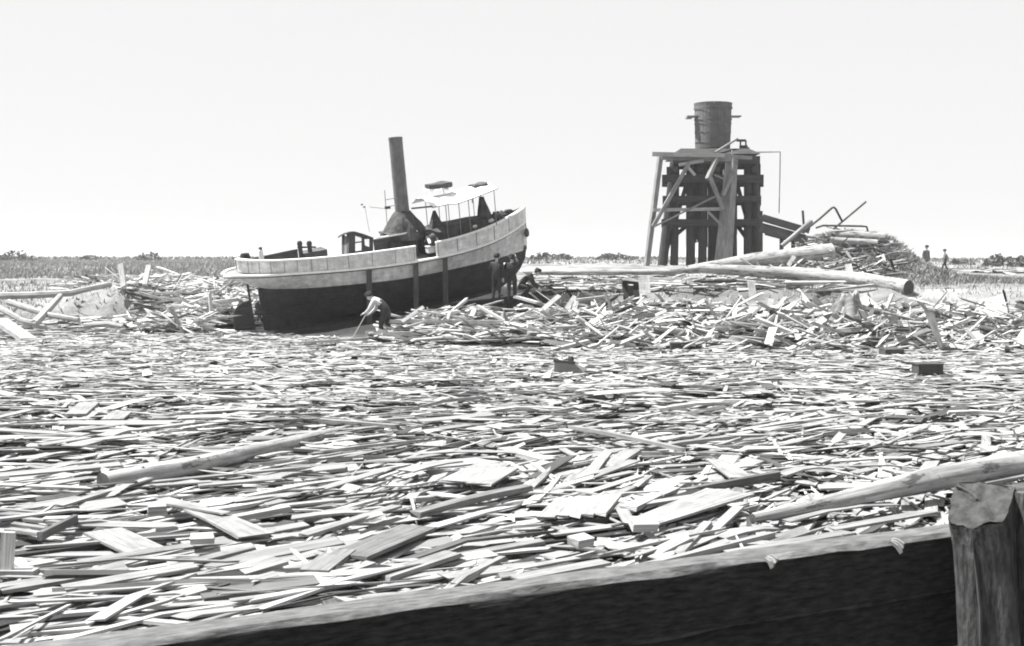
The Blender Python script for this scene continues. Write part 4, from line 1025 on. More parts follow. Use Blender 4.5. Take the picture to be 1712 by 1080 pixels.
# heaps near the boat: poles and boards at their own depth
def HP(px, py, Y): return at(px, py, Y)
MID = [
 (652, 537, 866, 539, 41.5, 41.2, .12, .12, .62, 'long level white pole before the boat, upper of two'),
 (640, 558, 918, 555, 39.5, 40.2, .14, .12, .6, 'long level white pole before the boat, lower of two'),
 (672, 538, 707, 514, 41.2, 42.0, .12, .06, .62, 'left arm of the white peak right of the stooping man'),
 (698, 519, 780, 533, 41.6, 41.4, .15, .06, .62, 'right arm of the white peak right of the stooping man'),
 (798, 511, 850, 540, 42.2, 41.2, .13, .08, .6, 'pale timber sloping down to the right below the bow men'),
 (742, 562, 818, 583, 39.8, 38.6, .12, .06, .6, 'pale batten sloping down to the right, left of two'),
 (782, 561, 902, 583, 39.9, 38.5, .2, .07, .62, 'pale plank sloping down to the right, right of two'),
 (868, 557, 920, 569, 39.8, 39.2, .14, .06, .6, 'short pale batten at the right end of the lower pole'),
 (904, 588, 931, 573, 38.3, 39.2, .2, .06, .64, 'short white board tilted up at the heap right foot'),
 (862, 496, 898, 506, 44.0, 43.6, .3, .08, .66, 'thick white board end right of the crouching man'),
 (946, 517, 961, 495, 43, 43.4, .14, .05, .62, 'white board leaning up right of the bow heap'),
 (905, 520, 935, 494, 43, 44, .16, .05, .6, 'pale board leaning beside the white leaning one'),
 (752, 520, 748, 534, 41.5, 41.2, .1, .05, .6, 'small white stick standing behind the level poles'),
 (793, 517, 788, 529, 42, 41.6, .16, .05, .6, 'short white stub behind the right level pole'),
 (930, 548, 1000, 525, 41, 42, .16, .05, .5, 'pale board sloping up along the bank, left part'),
 (440, 578, 620, 566, 39.5, 40, .12, .1, .55, 'long pale timber lying before the launch keel'),
 (430, 592, 560, 577, 37, 38.2, .14, .1, .14, 'dark timber lying in front of the rudder'),
 (1382, 538, 1436, 514, 45.5, 46, .16, .06, .6, 'pale board running up to the top of the stump'),
 (1440, 500, 1497, 552, 45.8, 44.2, .52, .05, .64, 'broad broken white board leaning down from above the stump'),
 (1488, 562, 1548, 526, 42.5, 43.6, .22, .06, .6, 'pale board leaning up right of the broken one, left of two'),
 (1528, 551, 1575, 520, 43, 44, .24, .06, .6, 'pale board leaning up, right of two'),
 (1512, 604, 1630, 572, 36.8, 38.6, .42, .2, .48, 'long thick tilted beam above the dark floating box'),
 (1600, 523, 1606, 572, 43.6, 42.4, .3, .05, .62, 'upright white board between the leaning boards and the dark beam'),
 (1617, 524, 1654, 562, 42.6, 41.6, .24, .2, .12, 'dark beam leaning left of the big white panel'),
 (1568, 578, 1640, 545, 41, 42.2, .2, .07, .5, 'pale board behind the long thick beam'),
 (1688, 538, 1705, 578, 42.2, 41.2, .08, .06, .6, 'thin white stick standing at the right edge'),
 (1640, 560, 1712, 556, 41.5, 41.5, .25, .06, .45, 'grey board under the big white panel'),
 (1500, 520, 1620, 516, 49, 49, .16, .06, .55, 'pale level board on the sand behind the leaning boards'),
 (1255, 470, 1261, 507, 48.3, 48.0, .28, .06, .64, 'white board standing upright on the bank face, alone'),
 (1100, 521, 1123, 502, 46.8, 47.6, .3, .05, .62, 'short white board leaning right of the hanging board'),
 (1071, 494, 1079, 527, 47.1, 46.6, .09, .07, .62, 'thin stick below the hanging white board'),
 (1040, 492, 960, 502, 47.6, 46, .2, .08, .5, 'pale plank lying along the bank left of the dark hollow'),
 (1365, 482, 1338, 498, 49, 48.4, .18, .06, .58, 'pale board sloping down left under the long white log'),
 (1332, 484, 1352, 508, 48.8, 47.6, .2, .06, .58, 'pale board crossing it under the long white log'),
 (1318, 444, 1328, 428, 57, 57.4, .2, .06, .6, 'short stub sticking up between the two big logs'),
 (1418, 442, 1422, 462, 55, 54.6, .28, .08, .62, 'white block end standing above the long white log'),
 (1240, 560, 1320, 570, 40, 39.6, .12, .06, .12, 'dark bar sticking out of the boards at the bank foot'),
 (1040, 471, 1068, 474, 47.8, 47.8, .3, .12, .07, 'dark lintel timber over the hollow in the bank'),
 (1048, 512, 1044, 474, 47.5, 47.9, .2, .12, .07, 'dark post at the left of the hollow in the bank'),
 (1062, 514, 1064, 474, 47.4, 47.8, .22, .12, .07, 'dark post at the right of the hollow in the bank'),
 (202, 441, 207, 480, 49.4, 48.9, .2, .14, .66, 'white post standing on the shore, left of two'),
 (249, 444, 242, 476, 49.0, 48.5, .2, .14, .66, 'white post standing on the shore, right of two'),
 (150, 462, 178, 464, 54, 54, .3, .1, .6, 'pale board end left of the two white posts'),
 (400, 496, 390, 520, 48, 47.2, .14, .06, .64, 'white stick leaning behind the rudder'),
 (376, 494, 396, 512, 48.2, 47.6, .12, .05, .62, 'white stick crossing it behind the rudder'),
 (0, 536, 48, 569, 43, 41.2, .5, .16, .64, 'thick white timber sliding down at the left edge'),
 (48, 569, 96, 566, 41.2, 41.4, .2, .08, .58, 'pale board at the foot of the thick white timber'),
 (1560, 456.5, 1720, 457, 92, 92, .4, .12, .62, 'far white plank lying level before the walking men'),
]
for (x0, y0, x1, y1, Y0, Y1, w, t, tn, lab) in MID:
    p, q = HP(x0, y0, Y0), HP(x1, y1, Y1); d = (q - p).normalized()
    up = (0, 0, 1) if abs(d.z) < .35 else (0, -1, .35)
    plank(lab, p, q, w, t, tn * (1.6 if tn > .3 else 1), up=up, jag=.04)
def pole(lab, pts, r, Y, tone=.55):
    path = []
    for i, (px, py) in enumerate(pts): path.append(at(px, py, Y[i] if hasattr(Y, '__len__') else Y))
    o = MB().tube(path, [r * (1 - .35 * i / len(path)) for i in range(len(path))], 8, rough=.12); n = len(o.f)
    return tag(o.build('drift_pole', 'plank', smooth=True, tone=tone * .5), lab, 'pole')
pole('long bent branch lying level across the left shore', [(-20, 495), (60, 493), (118, 490), (138, 485), (186, 475)], .15, [48, 48, 48.2, 48.4, 49])
pole('pole sloping down to the right across the left shore', [(15, 505), (50, 517), (83, 527), (132, 535)], .13, [47.2, 46.4, 45.6, 45.0])
pole('pale pole leaning up to the right, crossing the others on the left shore', [(58, 541), (80, 518), (101, 495)], .15, [44.6, 46, 47.6], .62)
pole('curved pole at the left edge, lowest of the crossing ones', [(-6, 512), (37, 536), (62, 541)], .13, [45.6, 44.8, 44.6], .6)
pole('white root lying under the long bent branch', [(140, 545), (180, 541), (205, 546)], .1, [43.8, 44, 43.8], .6)
# white panels
def panel(name, lab, corners, Y, tone, th=.05):
    tone *= .7
    pts = [at(px, py, Y + dy) for px, py, dy in corners]; n = (pts[1] - pts[0]).cross(pts[3] - pts[0]).normalized() * th
    k = len(pts); t_ = thing(name, lab, 'panel', (0, 0, 0))
    for i in range(4):                   # boards of the panel
        a0, a1 = i / 4, (i + .96) / 4
        q = [pts[0].lerp(pts[1], a0), pts[0].lerp(pts[1], a1), pts[3].lerp(pts[2], a1), pts[3].lerp(pts[2], a0)]
        MB().prism(q, n).build('board', 'plank', t_, tone=tone * rnd.uniform(.93, 1.05))
    for k in (.25, .75):
        MB().beam(pts[0].lerp(pts[3], k) + n * 1.6, pts[1].lerp(pts[2], k) + n * 1.6, .1, .04, up=n).build('batten', 'plank', t_, tone=tone)
    return t_
panel('wrecked_panel', 'big white boarded panel standing tilted at the right edge', [(1646, 500, .3), (1677, 491, .3), (1690, 537, -.3), (1658, 549, -.3)], 43, .68)
panel('wrecked_panel', 'dark boarded panel below the big tilted white one', [(1652, 546, .2), (1690, 541, .2), (1692, 560, -.2), (1654, 563, -.2)], 42.4, .12)
panel('hanging_board', 'white boarded piece hanging over the dark hollow in the bank', [(1067, 464, .1), (1086, 460, .1), (1088, 489, -.1), (1070, 495, -.1)], 47.2, .68)
panel('hollow_shade', 'black panel painted as the shade of the bank hollow, left of the hanging board', [(1047, 477, .3), (1063, 477, .3), (1064, 513, .2), (1046, 513, .2)], 47.9, .08)  # dark sheet added to paint the shade inside the hollow
# stump
c = at(1418, 576, 41.5); c.z = max(0, zt(c.x, c.y)) + .12
stp = thing('stump', 'splintered grey tree stump with flaring roots on the bank', 'stump', c)
rows = []
for i in range(13):
    k = i / 12; row = []
    for j in range(41):
        a = 2 * math.pi * j / 40
        r_ = (.3 + .5 * (1 - k) ** 1.2) * (1 + (.28 * (1 - k) + .1) * math.sin(7 * a + 1.5 * math.sin(2 * a)) + .2 * noise.noise(Vector((math.cos(a) * 2, math.sin(a) * 2, k * 2))))
        row.append((math.cos(a) * r_, math.sin(a) * r_ * .8, k * 1.2 * (1 + (.18 * noise.noise(Vector((math.cos(a) * 3, math.sin(a) * 3, 8))) if i == 12 else 0))))
    rows.append(row)
mm = MB().grid(rows, flip=True); mm.add([rows[-1][j] for j in range(40)], [list(range(40))])
mm.build('trunk', 'stump', stp, smooth=True)
for a in (200, 235, 262, 290, 325, 20, 150):
    ca, sa = math.cos(R(a)), math.sin(R(a))
    MB().tube([(ca * .3, sa * .25, .75), (ca * .62, sa * .5, .35), (ca * .95, sa * .75, .02)], [.1, .11, .04], 7, rough=.2).build('root', 'stump', stp, smooth=True)

# ------------------------------------------------------------------ generic boards, each its own object
def board_mesh(k):
    r0 = random.Random(100 + k); mm = MB()
    L = 1.0; w = 1.0
    segs = 3; bow = r0.uniform(-.02, .02)
    mm.beam((-.5, 0, 0), (.5, 0, 0), 1, 1, segs=segs)
    for i, v in enumerate(mm.v):          # broken ends: every end corner pulled in by its own amount
        x, y, z = v
        if abs(x) > .49: x *= 1 - r0.uniform(0, .05) - (.12 if r0.random() < .22 else 0)
        y *= r0.uniform(.86, 1.0)
        z += 2.2 * bow * 20 * (.25 - x * x) * .2
        mm.v[i] = (x, y, z)
    o = mm.build('loose_board', 'plank', tone=1.0); me = o.data; bpy.data.objects.remove(o); return me
BM = [board_mesh(k) for k in range(16)]
ZONES = [((0, 430, 850, 1080), 52, 'loose boards in the lower left foreground'), ((430, 900, 850, 1010), 52, 'loose boards in the lower centre foreground'),
         ((900, 1560, 800, 930), 46, 'loose boards behind the dock beam'), ((0, 600, 690, 850), 46, 'loose boards round the lower left log'),
         ((600, 1150, 690, 850), 40, 'loose boards in the middle of the jam'), ((1150, 1712, 690, 800), 34, 'loose boards beyond the tapering pole')]
MARKS = [(215, 908, 'broad crosswise board'), (350, 865, 'widening plank'), (95, 880, 'broken frame at left'), (642, 905, 'broad grey plank'), (548, 945, 'stubby thick block'), (430, 978, 'wide grey slab'),
         (800, 792, 'white pair of boards'), (790, 837, 'thick dark-sided beam'), (550, 862, 'bowed pale board'), (600, 708, 'beam behind the log'), (1140, 850, 'broad white slanting board'), (1220, 785, 'short bright crosswise board'),
         (1228, 808, 'grey board on edge'), (1050, 733, 'long sloping spar'), (970, 872, 'slatted pale panel'), (975, 898, 'dark wet plank'), (1400, 857, 'bowed plank by the pole'), (1350, 788, 'curled board behind the pole'), (1518, 726, 'thin slanting stick'),
         (1640, 818, 'pile top'), (142, 742, 'pale panel near the log end'), (138, 684, 'upright-looking pale panel'), (175, 804, 'dark end of the left log'), (330, 777, 'middle of the left log'), (560, 724, 'far end of the left log'), (470, 798, 'curled board below the log'),
         (1480, 820, 'middle of the tapering pole'), (1690, 780, 'thick end of the tapering pole'), (10, 930, 'upright stick at left'), (1560, 741, 'long thin dark pole'), (262, 850, 'small white block at left'), (900, 970, 'dark turn of the dock beam'), (1270, 920, 'dock beam splinter'), (740, 700, 'open jam below the launch'), (1000, 820, 'fan of splinters'), (60, 1000, 'bottom left corner'), (1300, 720, 'open jam at right')]
USED = {}
def board_label(p, l, w, yw, v):
    dd = p - EYEV; z_ = dd.dot(_F); px, py = CX + FPX * dd.x / z_, CY - FPX * dd.dot(_U) / z_
    tn = 'dark' if v < .12 else ('grey' if v < .24 else ('pale' if v < .29 else 'bright'))
    ln = 'short' if l < .7 else ('medium' if l < 1.5 else 'long'); wd = 'narrow' if w < .13 else 'wide'
    yw = (yw + 90) % 180 - 90
    orr = 'lying level' if abs(yw) < 14 else ('slanting up right' if 0 < yw < 62 else ('slanting up left' if -62 < yw < 0 else 'pointing toward camera'))
    tries = 0
    for mx, my, nm in sorted(MARKS, key=lambda m_: (m_[0] - px) ** 2 + 4 * (m_[1] - py) ** 2):
        ax, ay = px - mx, 2 * (py - my)
        rel = ('right of' if ax > 0 else 'left of') if abs(ax) > abs(ay) else ('nearer than' if ay > 0 else 'just beyond')
        lab = f'{ln} {wd} {tn} board {orr}, {rel} the {nm}'
        if lab not in USED: break
        tries += 1
        if tries > 4: break
    USED[lab] = USED.get(lab, 0) + 1
    return lab
for (x0, x1, y0, y1), n, grp in ZONES:
    for _ in range(n):
        px, py = U_(x0, x1), U_(y0, y1); p = G(px, py, .28); z = field_z(p.x, p.y) + U_(.0, .07)
        p = G(px, py, z); near = p.y < 14
        l = U_(.5, 2.4) if rnd.random() < .7 else U_(.3, .6); w = U_(.07, .2) if near else U_(.1, .26); t = U_(.012, .025) if rnd.random() < .9 else U_(.035, .06)
        yw = field_yaw(p.x, p.y) + rnd.gauss(0, 14)
        if rnd.random() < .2: yw = U_(-80, 80)
        o = bpy.data.objects.new('loose_board', rnd.choice(BM)); scene.collection.objects.link(o)
        o.location = p; o.scale = (l, w, t); o.rotation_euler = (rnd.gauss(0, .09), rnd.gauss(0, .03), R(yw))
        v = rnd.gauss(.26, .045) if rnd.random() < .87 else U_(.02, .07); o.color = (v, v, v, 1)
        tag(o, board_label(p, l, w, yw, v), 'board', grp)

# ------------------------------------------------------------------ the dock beam and its piles
e0, e1 = G(900, 962, 1.2), G(1500, 884, 1.2); d = (e1 - e0); d.z = 0; d.normalize(); nrm = Vector((d.y, -d.x, 0))
def dk(s, n, z): return e0 + d * s + nrm * n + Vector((0, 0, z - 1.2))
def dock_timber(s0, s1, n, w, zt_, h, lab):
    mm = MB(); segs = 46; rows = []; cs = []
    for i in range(segs + 1):
        s = s0 + (s1 - s0) * i / segs
        j = lambda a, q: a * noise.noise(Vector((s * 2.2, q, 1.7))) + .5 * a * noise.noise(Vector((s * 7, q, 5)))
        ch_ = .018
        prof_ = [(0, -h), (0, -ch_ + j(.008, 1)), (ch_, j(.009, 2)), (w - ch_ - .012 + j(.012, 3), j(.009, 4)), (w + j(.012, 5), -ch_ - .01 + j(.015, 6)), (w + j(.01, 9), -h * .5), (w, -h)]
        rows.append([dk(s, n + a, zt_ + b) for a, b in prof_]); cs.append(s)
    uvs, pts, faces = [], [q for r_ in rows for q in r_], []
    vv = [0, h, h + .02, h + w, h + w + .03, h * 1.5 + w, 2 * h + w]; k = len(rows[0])
    for i in range(segs):
        for q in range(k - 1):
            faces.append([i * k + q, (i + 1) * k + q, (i + 1) * k + q + 1, i * k + q + 1])
            uvs.append([(cs[i], vv[q]), (cs[i + 1], vv[q]), (cs[i + 1], vv[q + 1]), (cs[i], vv[q + 1])])
    mm.add(pts, faces, uvs); mm.mi = [0 if i % (k - 1) in (2, 3) else 1 for i in range(len(faces))]; mm.mat = 1  # all but the top takes the colour with the shade painted in
    mm.add(rows[0], [list(range(k))]); mm.add(rows[-1], [list(range(k))[::-1]])
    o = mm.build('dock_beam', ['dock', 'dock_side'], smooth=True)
    tag(o, lab, 'beam')
    return o
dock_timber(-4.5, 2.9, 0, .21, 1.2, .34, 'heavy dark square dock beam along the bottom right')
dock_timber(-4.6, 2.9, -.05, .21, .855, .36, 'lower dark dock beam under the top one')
# splinters torn out of the beam face
for (px, py, qx, qy, lab) in ((1482, 903, 1507, 925, 'pale splinter torn from the dock beam face near the pile'), (1276, 931, 1291, 950, 'small pale splinter on the dock beam edge')):
    a = G(px, py, 1.2) + nrm * .03; b = at(qx, qy, a.y - .04)
    sp = thing('splinter', lab, 'splinter', a)
    for k in range(3):
        MB().beam((.01 * k, .02 * k, 0), (b - a) * (1 - .2 * k) + Vector((.02 * k, 0, .01 * k)), .035, .018, w1=.012, segs=2, bow=.01).build('sliver', 'plank', sp, tone=.22)
def pile(lab, c, r, ztop, tilt, seed, chamfer):
    t_ = thing('dock_pile', lab, 'pile', (c.x, c.y, 0)); rows = []; nn = 36; hs = [-1.2, -.6, 0, .3, .6, .8, 1.0, 1.15, ztop - .22, ztop - .12, ztop - .05, ztop]
    for i, z in enumerate(hs):
        row = []
        for j in range(nn + 1):
            a = 2 * math.pi * j / nn
            rr = r * (1.02 - .12 * (z / ztop)) * (1 + .20 * noise.noise(Vector((math.cos(a) * 1.6, math.sin(a) * 1.6, seed + z * .6))) + .06 * noise.noise(Vector((math.cos(a) * 6, math.sin(a) * 6, seed + z * 2.5))))
            rr *= 1.06 / (abs(math.cos(a + .5)) ** 5 + abs(math.sin(a + .5)) ** 5) ** .2 * .93
            x, y, zz_ = math.cos(a) * rr + tilt[0] * (z - ztop), math.sin(a) * rr + tilt[1] * (z - ztop), z
            # the head is hacked off at a slant toward the dock
            if i >= 8 and chamfer:
                dd = math.cos(a - chamfer) * rr; zz_ = z - max(0, dd + .1) * .75 * (i - 7) / 4 + .022 * noise.noise(Vector((x * 16, y * 16, seed)))
            elif i >= 8: zz_ = z + .03 * noise.noise(Vector((x * 9, y * 9, seed)))
            row.append((x, y, zz_))
        rows.append(row)
    mm = MB(); uvs = []; faces = []; pts = [p for r_ in rows for p in r_]; k = nn + 1
    for i in range(len(rows) - 1):
        for j in range(nn):
            faces.append([i * k + j, i * k + j + 1, (i + 1) * k + j + 1, (i + 1) * k + j])
            u0, u1 = hs[i], hs[i + 1]; v0, v1 = j / nn * 6.28 * r, (j + 1) / nn * 6.28 * r
            uvs.append([(u0, v0), (u0, v1), (u1, v1), (u1, v0)])
    mm.add(pts, faces, uvs)
    o = mm.build('shaft', 'pile', t_, smooth=True)
    cen = Vector((0, 0, 0))
    top = [Vector(p) for p in rows[-1][:-1]]
    for p in top: cen += p / len(top)
    mt = MB(); inner = [[p.lerp(cen, f) + Vector((0, 0, .02 * noise.noise(p * 9 + Vector((f * 5, 0, seed))))) for p in top + top[:1]] for f in (0, .3, .6, .9)]
    mt.grid(inner, flip=False); mt.add(inner[-1][:-1], [list(range(nn))])
    mt.build('sawn_head', 'pile_top' if chamfer else 'pile', t_, smooth=True)
    if chamfer:
        for k, a0 in enumerate((2.2,)):                          # a drying check across the head
            p = top[int(a0 / 6.283 * nn) % nn]; q = cen.lerp(p, .92); z3 = Vector((0, 0, .012))
            MB().beam(cen + (p - cen) * .12 + z3, q + z3, .008, .012, w1=.02, segs=4, side=.02).build('crack', 'dark_timber', o)
    for a0 in (chamfer or 4.4, (chamfer or 4.4) + .9, (chamfer or 4.4) - .8):   # checks
        pts_ = [(math.cos(a0 + .05 * math.sin(z * 9)) * r * 1.0 + tilt[0] * (z - ztop), math.sin(a0 + .05 * math.sin(z * 9)) * r * 1.0 + tilt[1] * (z - ztop), z) for z in np.linspace(.1, ztop - .3, 7)]
        MB().tube(pts_, [.004, .012, .014, .01, .012, .008, .003], 5).build('crack', 'dark_timber', o)
    return t_
bs = dk(2.72, 0, 1.2)
c1 = at(1636, 880, 6.95); c2 = at(1752, 880, 6.98)
pile('hacked pale-topped pile at the end of the dock beam', Vector((c1.x, c1.y, 0)), .18, 1.5, (-.09, .0), 3.0, R(235))
pile('darker pile at the right edge, close behind the pale-topped one', Vector((c2.x, c2.y, 0)), .225, 1.49, (.0, 0), 9.0, None)

# ------------------------------------------------------------------ people
def skin_body(name, J, bones, mats, parent):
    """one continuous skin grown over a skeleton: J joint -> (position, radius), bones = (a, b, material index)"""
    keys = list(J); me = bpy.data.meshes.new(name)
    me.from_pydata([J[k][0] for k in keys], [(keys.index(a), keys.index(b)) for a, b, _ in bones], [])
    o = bpy.data.objects.new(name, me); scene.collection.objects.link(o)
    md = o.modifiers.new('skin', 'SKIN'); sv = me.skin_vertices
    if not sv:
        bm = bmesh.new(); bm.from_mesh(me); bm.verts.layers.skin.verify(); bm.to_mesh(me); bm.free(); sv = me.skin_vertices
    for i, k in enumerate(keys):
        r = J[k][1]; sv[0].data[i].radius = r if hasattr(r, '__len__') else (r, r)
        sv[0].data[i].use_root = (k == 'pelvis')
    md.use_smooth_shade = True
    ss = o.modifiers.new('sub', 'SUBSURF'); ss.levels = 2; ss.render_levels = 2
    dg = bpy.context.evaluated_depsgraph_get(); nm = bpy.data.meshes.new_from_object(o.evaluated_get(dg))
    bpy.data.objects.remove(o)
    for m_ in mats: nm.materials.append(MT[m_])
    segs = [(Vector(J[a][0]), Vector(J[b][0]), mi) for a, b, mi in bones]
    for p in nm.polygons:
        c = p.center; best = 1e9
        for a, b, mi in segs:
            ab = b - a; t = max(0, min(1, (c - a).dot(ab) / max(1e-9, ab.length_squared))); dd = (c - a - ab * t).length
            if dd < best: best = dd; p.material_index = mi
        p.use_smooth = True
    o = bpy.data.objects.new('body', nm); scene.collection.objects.link(o); o.parent = parent
    return o
def person(label, loc, yaw, pose, shirt, trousers, hat='cloth_dark', scale=1.0, brim=.15, bulk=1.1):
    t = thing('person', label, 'person', loc); t.rotation_euler = (0, 0, yaw); t.scale = (scale,) * 3
    J = {}
    rad = dict(pelvis=(.15, .13), belly=(.145, .12), chest=(.17, .13), neck=.06, head0=.05, shl=.08, shr=.08, ell=.052, elr=.052, wrl=.034, wrr=.034, hal=.036, har=.036,
               hil=.1, hir=.1, knl=.068, knr=.068, anl=.046, anr=.046, tol=.04, tor=.04)
    for k, v in pose.items():
        q = rad.get(k, .05); f_ = bulk if k[:2] in ('pe', 'be', 'ch', 'sh', 'el', 'hi', 'kn', 'an') else 1.0
        J[k] = (v, tuple(c * f_ for c in q) if hasattr(q, '__len__') else q * f_)
    hl, hr = Vector(pose['hal']), Vector(pose['har'])
    bones = [('pelvis', 'belly', 1), ('belly', 'chest', 1 if shirt == 'shirt_white' else 0), ('chest', 'neck', 0), ('neck', 'head0', 2), ('chest', 'shl', 0), ('chest', 'shr', 0),
             ('shl', 'ell', 0), ('shr', 'elr', 0), ('ell', 'wrl', 0), ('elr', 'wrr', 0), ('wrl', 'hal', 2), ('wrr', 'har', 2),
             ('pelvis', 'hil', 1), ('pelvis', 'hir', 1), ('hil', 'knl', 1), ('hir', 'knr', 1), ('knl', 'anl', 1), ('knr', 'anr', 1), ('anl', 'tol', 3), ('anr', 'tor', 3)]
    body = skin_body('body', J, bones, [shirt, trousers, 'skin', 'cloth_dark'], t)
    # head with face, turned along the look direction
    hd = Vector(pose['head']); lk = Vector(pose['look']).normalized(); upv = (hd - Vector(pose['neck'])).normalized()
    sd = upv.cross(lk).normalized(); upv = lk.cross(sd).normalized(); M3 = Matrix((lk, sd, upv)).transposed()
    mm = MB(); rows = []
    for i in range(11):
        th = math.pi * i / 10; z = math.cos(th) * .125; row = []
        for j in range(17):
            a = 2 * math.pi * j / 16; k = math.sin(th); x = math.cos(a) * k * .098; y = math.sin(a) * k * .077
            if z < -.03 and x > 0: x *= 1.0; y *= .82
            if x > .05 and abs(y) < .03: x += .03 * math.exp(-((z + .015) / .022) ** 2 - (y / .016) ** 2) - .012 * math.exp(-((z - .015) / .014) ** 2) * (1 if abs(y) > .01 else 0) - .008 * math.exp(-((z + .06) / .01) ** 2)
            row.append(hd + M3 @ Vector((x, y, z)))
        rows.append(row)
    mm.grid(rows, flip=False)
    for s in (-1, 1): mm.tube([hd + M3 @ Vector((-.005, s * .07, -.025)), hd + M3 @ Vector((-.01, s * .09, .0)), hd + M3 @ Vector((-.015, s * .088, .025))], [.012, .02, .012], 6)
    head = mm.build('head', 'skin', t, smooth=True)
    for s in (-1, 1): MB().box(hd + M3 @ Vector((.088, s * .03, .012)), (.012, .02, .009), M3).build('eye', 'cloth_dark', head)
    MB().box(hd + M3 @ Vector((.086, 0, -.06)), (.012, .045, .008), M3).build('mouth', 'cloth_dark', head)
    hm = MB(); rows = []
    for r_, z in ((.102, -.02), (.108, .04), (.1, .1), (.07, .132), (.02, .138)):
        rows.append([hd + M3 @ Vector((math.cos(a) * r_ - .012, math.sin(a) * r_ * .86, z if math.cos(a) < .3 or z > .02 else .05)) for a in np.linspace(0, 2 * math.pi, 17)])
    hm.grid(rows); hm.build('hair', 'cloth_dark', head, smooth=True)
    if hat:
        rows = []
        for r_, z in ((brim, .055), (brim, .065), (.112, .075), (.108, .14), (.09, .165), (.03, .16)):
            rows.append([hd + M3 @ Vector((math.cos(a) * r_ * 1.12, math.sin(a) * r_, z)) for a in np.linspace(0, 2 * math.pi, 21)])
        MB().grid(rows).build('hat', hat, t, smooth=True)
    for wr, ha, s in (('wrl', 'hal', 1), ('wrr', 'har', -1)):            # five fingers, gently curled
        w0, h0_ = Vector(pose[wr]), Vector(pose[ha]); dr = (h0_ - w0).normalized(); sdv = dr.cross(Vector((0, 0, 1)))
        if sdv.length < .1: sdv = dr.cross(Vector((1, 0, 0)))
        sdv.normalize(); dn = sdv.cross(dr)
        fm = MB()
        for k, ln in enumerate((.075, .085, .08, .06)):
            o_ = h0_ + sdv * (.03 - .02 * k); fm.tube([o_, o_ + dr * ln * .55 - dn * .006, o_ + dr * ln * .85 - dn * .03], [.0095, .009, .007], 6)
        o_ = w0.lerp(h0_, .5) + sdv * s * .028; fm.tube([o_, o_ + dr * .035 + sdv * s * .03, o_ + dr * .065 + sdv * s * .03 - dn * .012], [.011, .01, .008], 6)
        fm.build('fingers', 'skin', t, smooth=True)
    return t
STAND = dict(pelvis=(0, 0, .93), belly=(0, 0, 1.08), chest=(.01, 0, 1.3), neck=(.02, 0, 1.46), head0=(.03, 0, 1.53), head=(.05, 0, 1.62), look=(1, 0, -.1),
    shl=(0, .19, 1.38), shr=(0, -.19, 1.38), ell=(-.03, .25, 1.1), elr=(-.03, -.25, 1.1), wrl=(.06, .25, .86), wrr=(.06, -.25, .86), hal=(.09, .24, .77), har=(.09, -.24, .77),
    hil=(0, .1, .9), hir=(0, -.1, .9), knl=(.03, .11, .49), knr=(.03, -.11, .49), anl=(-.02, .12, .08), anr=(-.02, -.12, .08), tol=(.15, .13, .035), tor=(.15, -.13, .035))
WALK = dict(STAND, knl=(.2, .1, .5), anl=(.26, .11, .08), tol=(.42, .11, .05), knr=(-.06, -.1, .49), anr=(-.3, -.11, .12), tor=(-.14, -.11, .035), ell=(-.14, .25, 1.12), wrl=(-.12, .26, .87), hal=(-.11, .25, .78),
    elr=(.06, -.25, 1.1), wrr=(.2, -.24, .9), har=(.26, -.23, .82))
STOOP = dict(pelvis=(-.12, 0, .88), belly=(.0, 0, 1.02), chest=(.16, 0, 1.17), neck=(.31, 0, 1.28), head0=(.38, 0, 1.31), head=(.46, 0, 1.33), look=(1, 0, -.55),
    shl=(.24, .2, 1.2), shr=(.24, -.2, 1.2), ell=(.38, .26, .92), elr=(.36, -.26, .93), wrl=(.58, .16, .80), wrr=(.56, -.2, .76), hal=(.67, .13, .77), har=(.65, -.17, .72),
    hil=(-.12, .11, .85), hir=(-.12, -.11, .85), knl=(.04, .15, .47), knr=(-.08, -.14, .47), anl=(-.04, .15, .08), anr=(-.24, -.14, .08), tol=(.13, .16, .035), tor=(-.07, -.15, .035))
REACH = dict(STAND, elr=(.2, -.24, 1.5), wrr=(.4, -.2, 1.68), har=(.47, -.18, 1.75), ell=(.22, .22, 1.2), wrl=(.42, .2, 1.38), hal=(.5, .19, 1.44), look=(1, .2, .25))
CROUCH = dict(pelvis=(-.1, 0, .52), belly=(.0, 0, .68), chest=(.2, 0, .83), neck=(.36, 0, .92), head0=(.43, 0, .95), head=(.52, 0, .98), look=(1, 0, -.4),
    shl=(.26, .2, .86), shr=(.26, -.2, .86), ell=(.36, .25, .6), elr=(.36, -.25, .6), wrl=(.55, .18, .42), wrr=(.56, -.18, .4), hal=(.62, .15, .36), har=(.63, -.15, .33),
    hil=(-.1, .11, .5), hir=(-.1, -.11, .5), knl=(.24, .2, .48), knr=(.2, -.18, .42), anl=(.02, .16, .09), anr=(-.1, -.15, .09), tol=(.2, .18, .035), tor=(.08, -.16, .035))
def foot(px, py, Y, lift=0.0):
    p = at(px, py, Y); p.z = max(p.z, zt(p.x, p.y), .12) + lift; return p
man = foot(641, 566, 41.4)
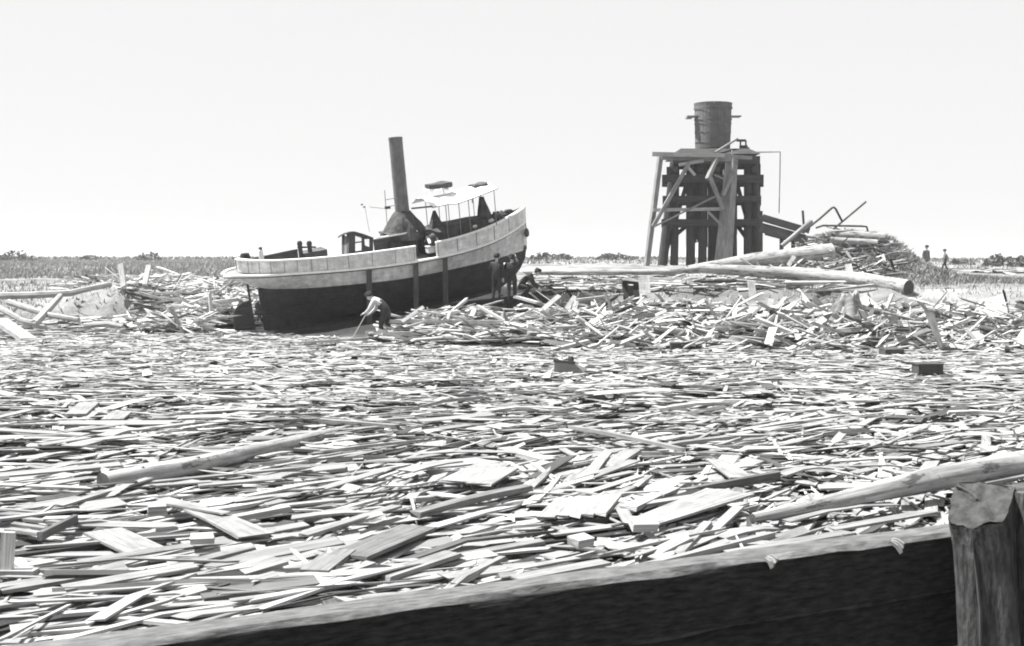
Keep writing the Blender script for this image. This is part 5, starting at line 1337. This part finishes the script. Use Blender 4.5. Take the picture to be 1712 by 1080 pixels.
person('person in a white shirt and dark trousers stooping beside the hull with a stick', man, R(165), STOOP, 'shirt_white', 'cloth_dark', brim=.13, bulk=1.3, scale=1.05)
hw = man + Matrix.Rotation(R(165), 3, 'Z') @ Vector((.66, -.02, .74))
st_ = MB().tube([hw + Vector((.12, .0, .12)), hw, at(583, 577, 41.0)], .02, 7).build('stick', 'tower_light'); tag(st_, 'thin stick held down to the ground by the stooping person', 'stick')
person('person in dark clothes reaching up to the bow of the launch', foot(856, 506, 45.2), R(100), REACH, 'cloth_dark', 'cloth_dark')
person('person in dark clothes standing beside the bow, left of the reaching one', foot(830, 503, 45.0), R(75), dict(STAND, ell=(.08, .24, 1.12), wrl=(.3, .2, 1.08), hal=(.38, .18, 1.1)), 'cloth_dark', 'cloth_dark', scale=.97)
person('person in dark clothes crouching at the right of the bow, facing right', foot(875, 500, 45.6), R(-8), CROUCH, 'cloth_dark', 'cloth_dark')
person('person in light grey standing on the far flat beside the mound', foot(1548, 456, 92), R(-70), STAND, 'cloth_grey', 'cloth_grey', scale=1.15)
person('person in dark clothes walking on the far flat, rightmost', foot(1580, 456, 92), R(175), WALK, 'cloth_grey', 'cloth_dark', scale=.98)
pst = at(1523, 446, 80); o = MB().beam((pst.x, 80, zt(pst.x, 80) - .2), (pst.x, 80, pst.z + .85), .2, .2).build('post', 'dark_timber'); tag(o, 'small dark post on the skyline at the mound foot', 'post')

# ------------------------------------------------------------------ the air: far things fade a little
mh = bpy.data.materials.new('thin_haze'); mh.use_nodes = True
nt = mh.node_tree; nt.nodes.clear()
vo_ = nt.nodes.new('ShaderNodeVolumePrincipled'); mo = nt.nodes.new('ShaderNodeOutputMaterial')
vo_.inputs['Color'].default_value = (.95, .95, .95, 1); vo_.inputs['Density'].default_value = 0.0004; vo_.inputs['Anisotropy'].default_value = 0.2
nt.links.new(vo_.outputs[0], mo.inputs['Volume'])
hz = MB(); hz.box((0, 1500, 6.0), (6400, 3700, 17)); MT['haze'] = mh
hzo = hz.build('haze', 'haze', kind='stuff')
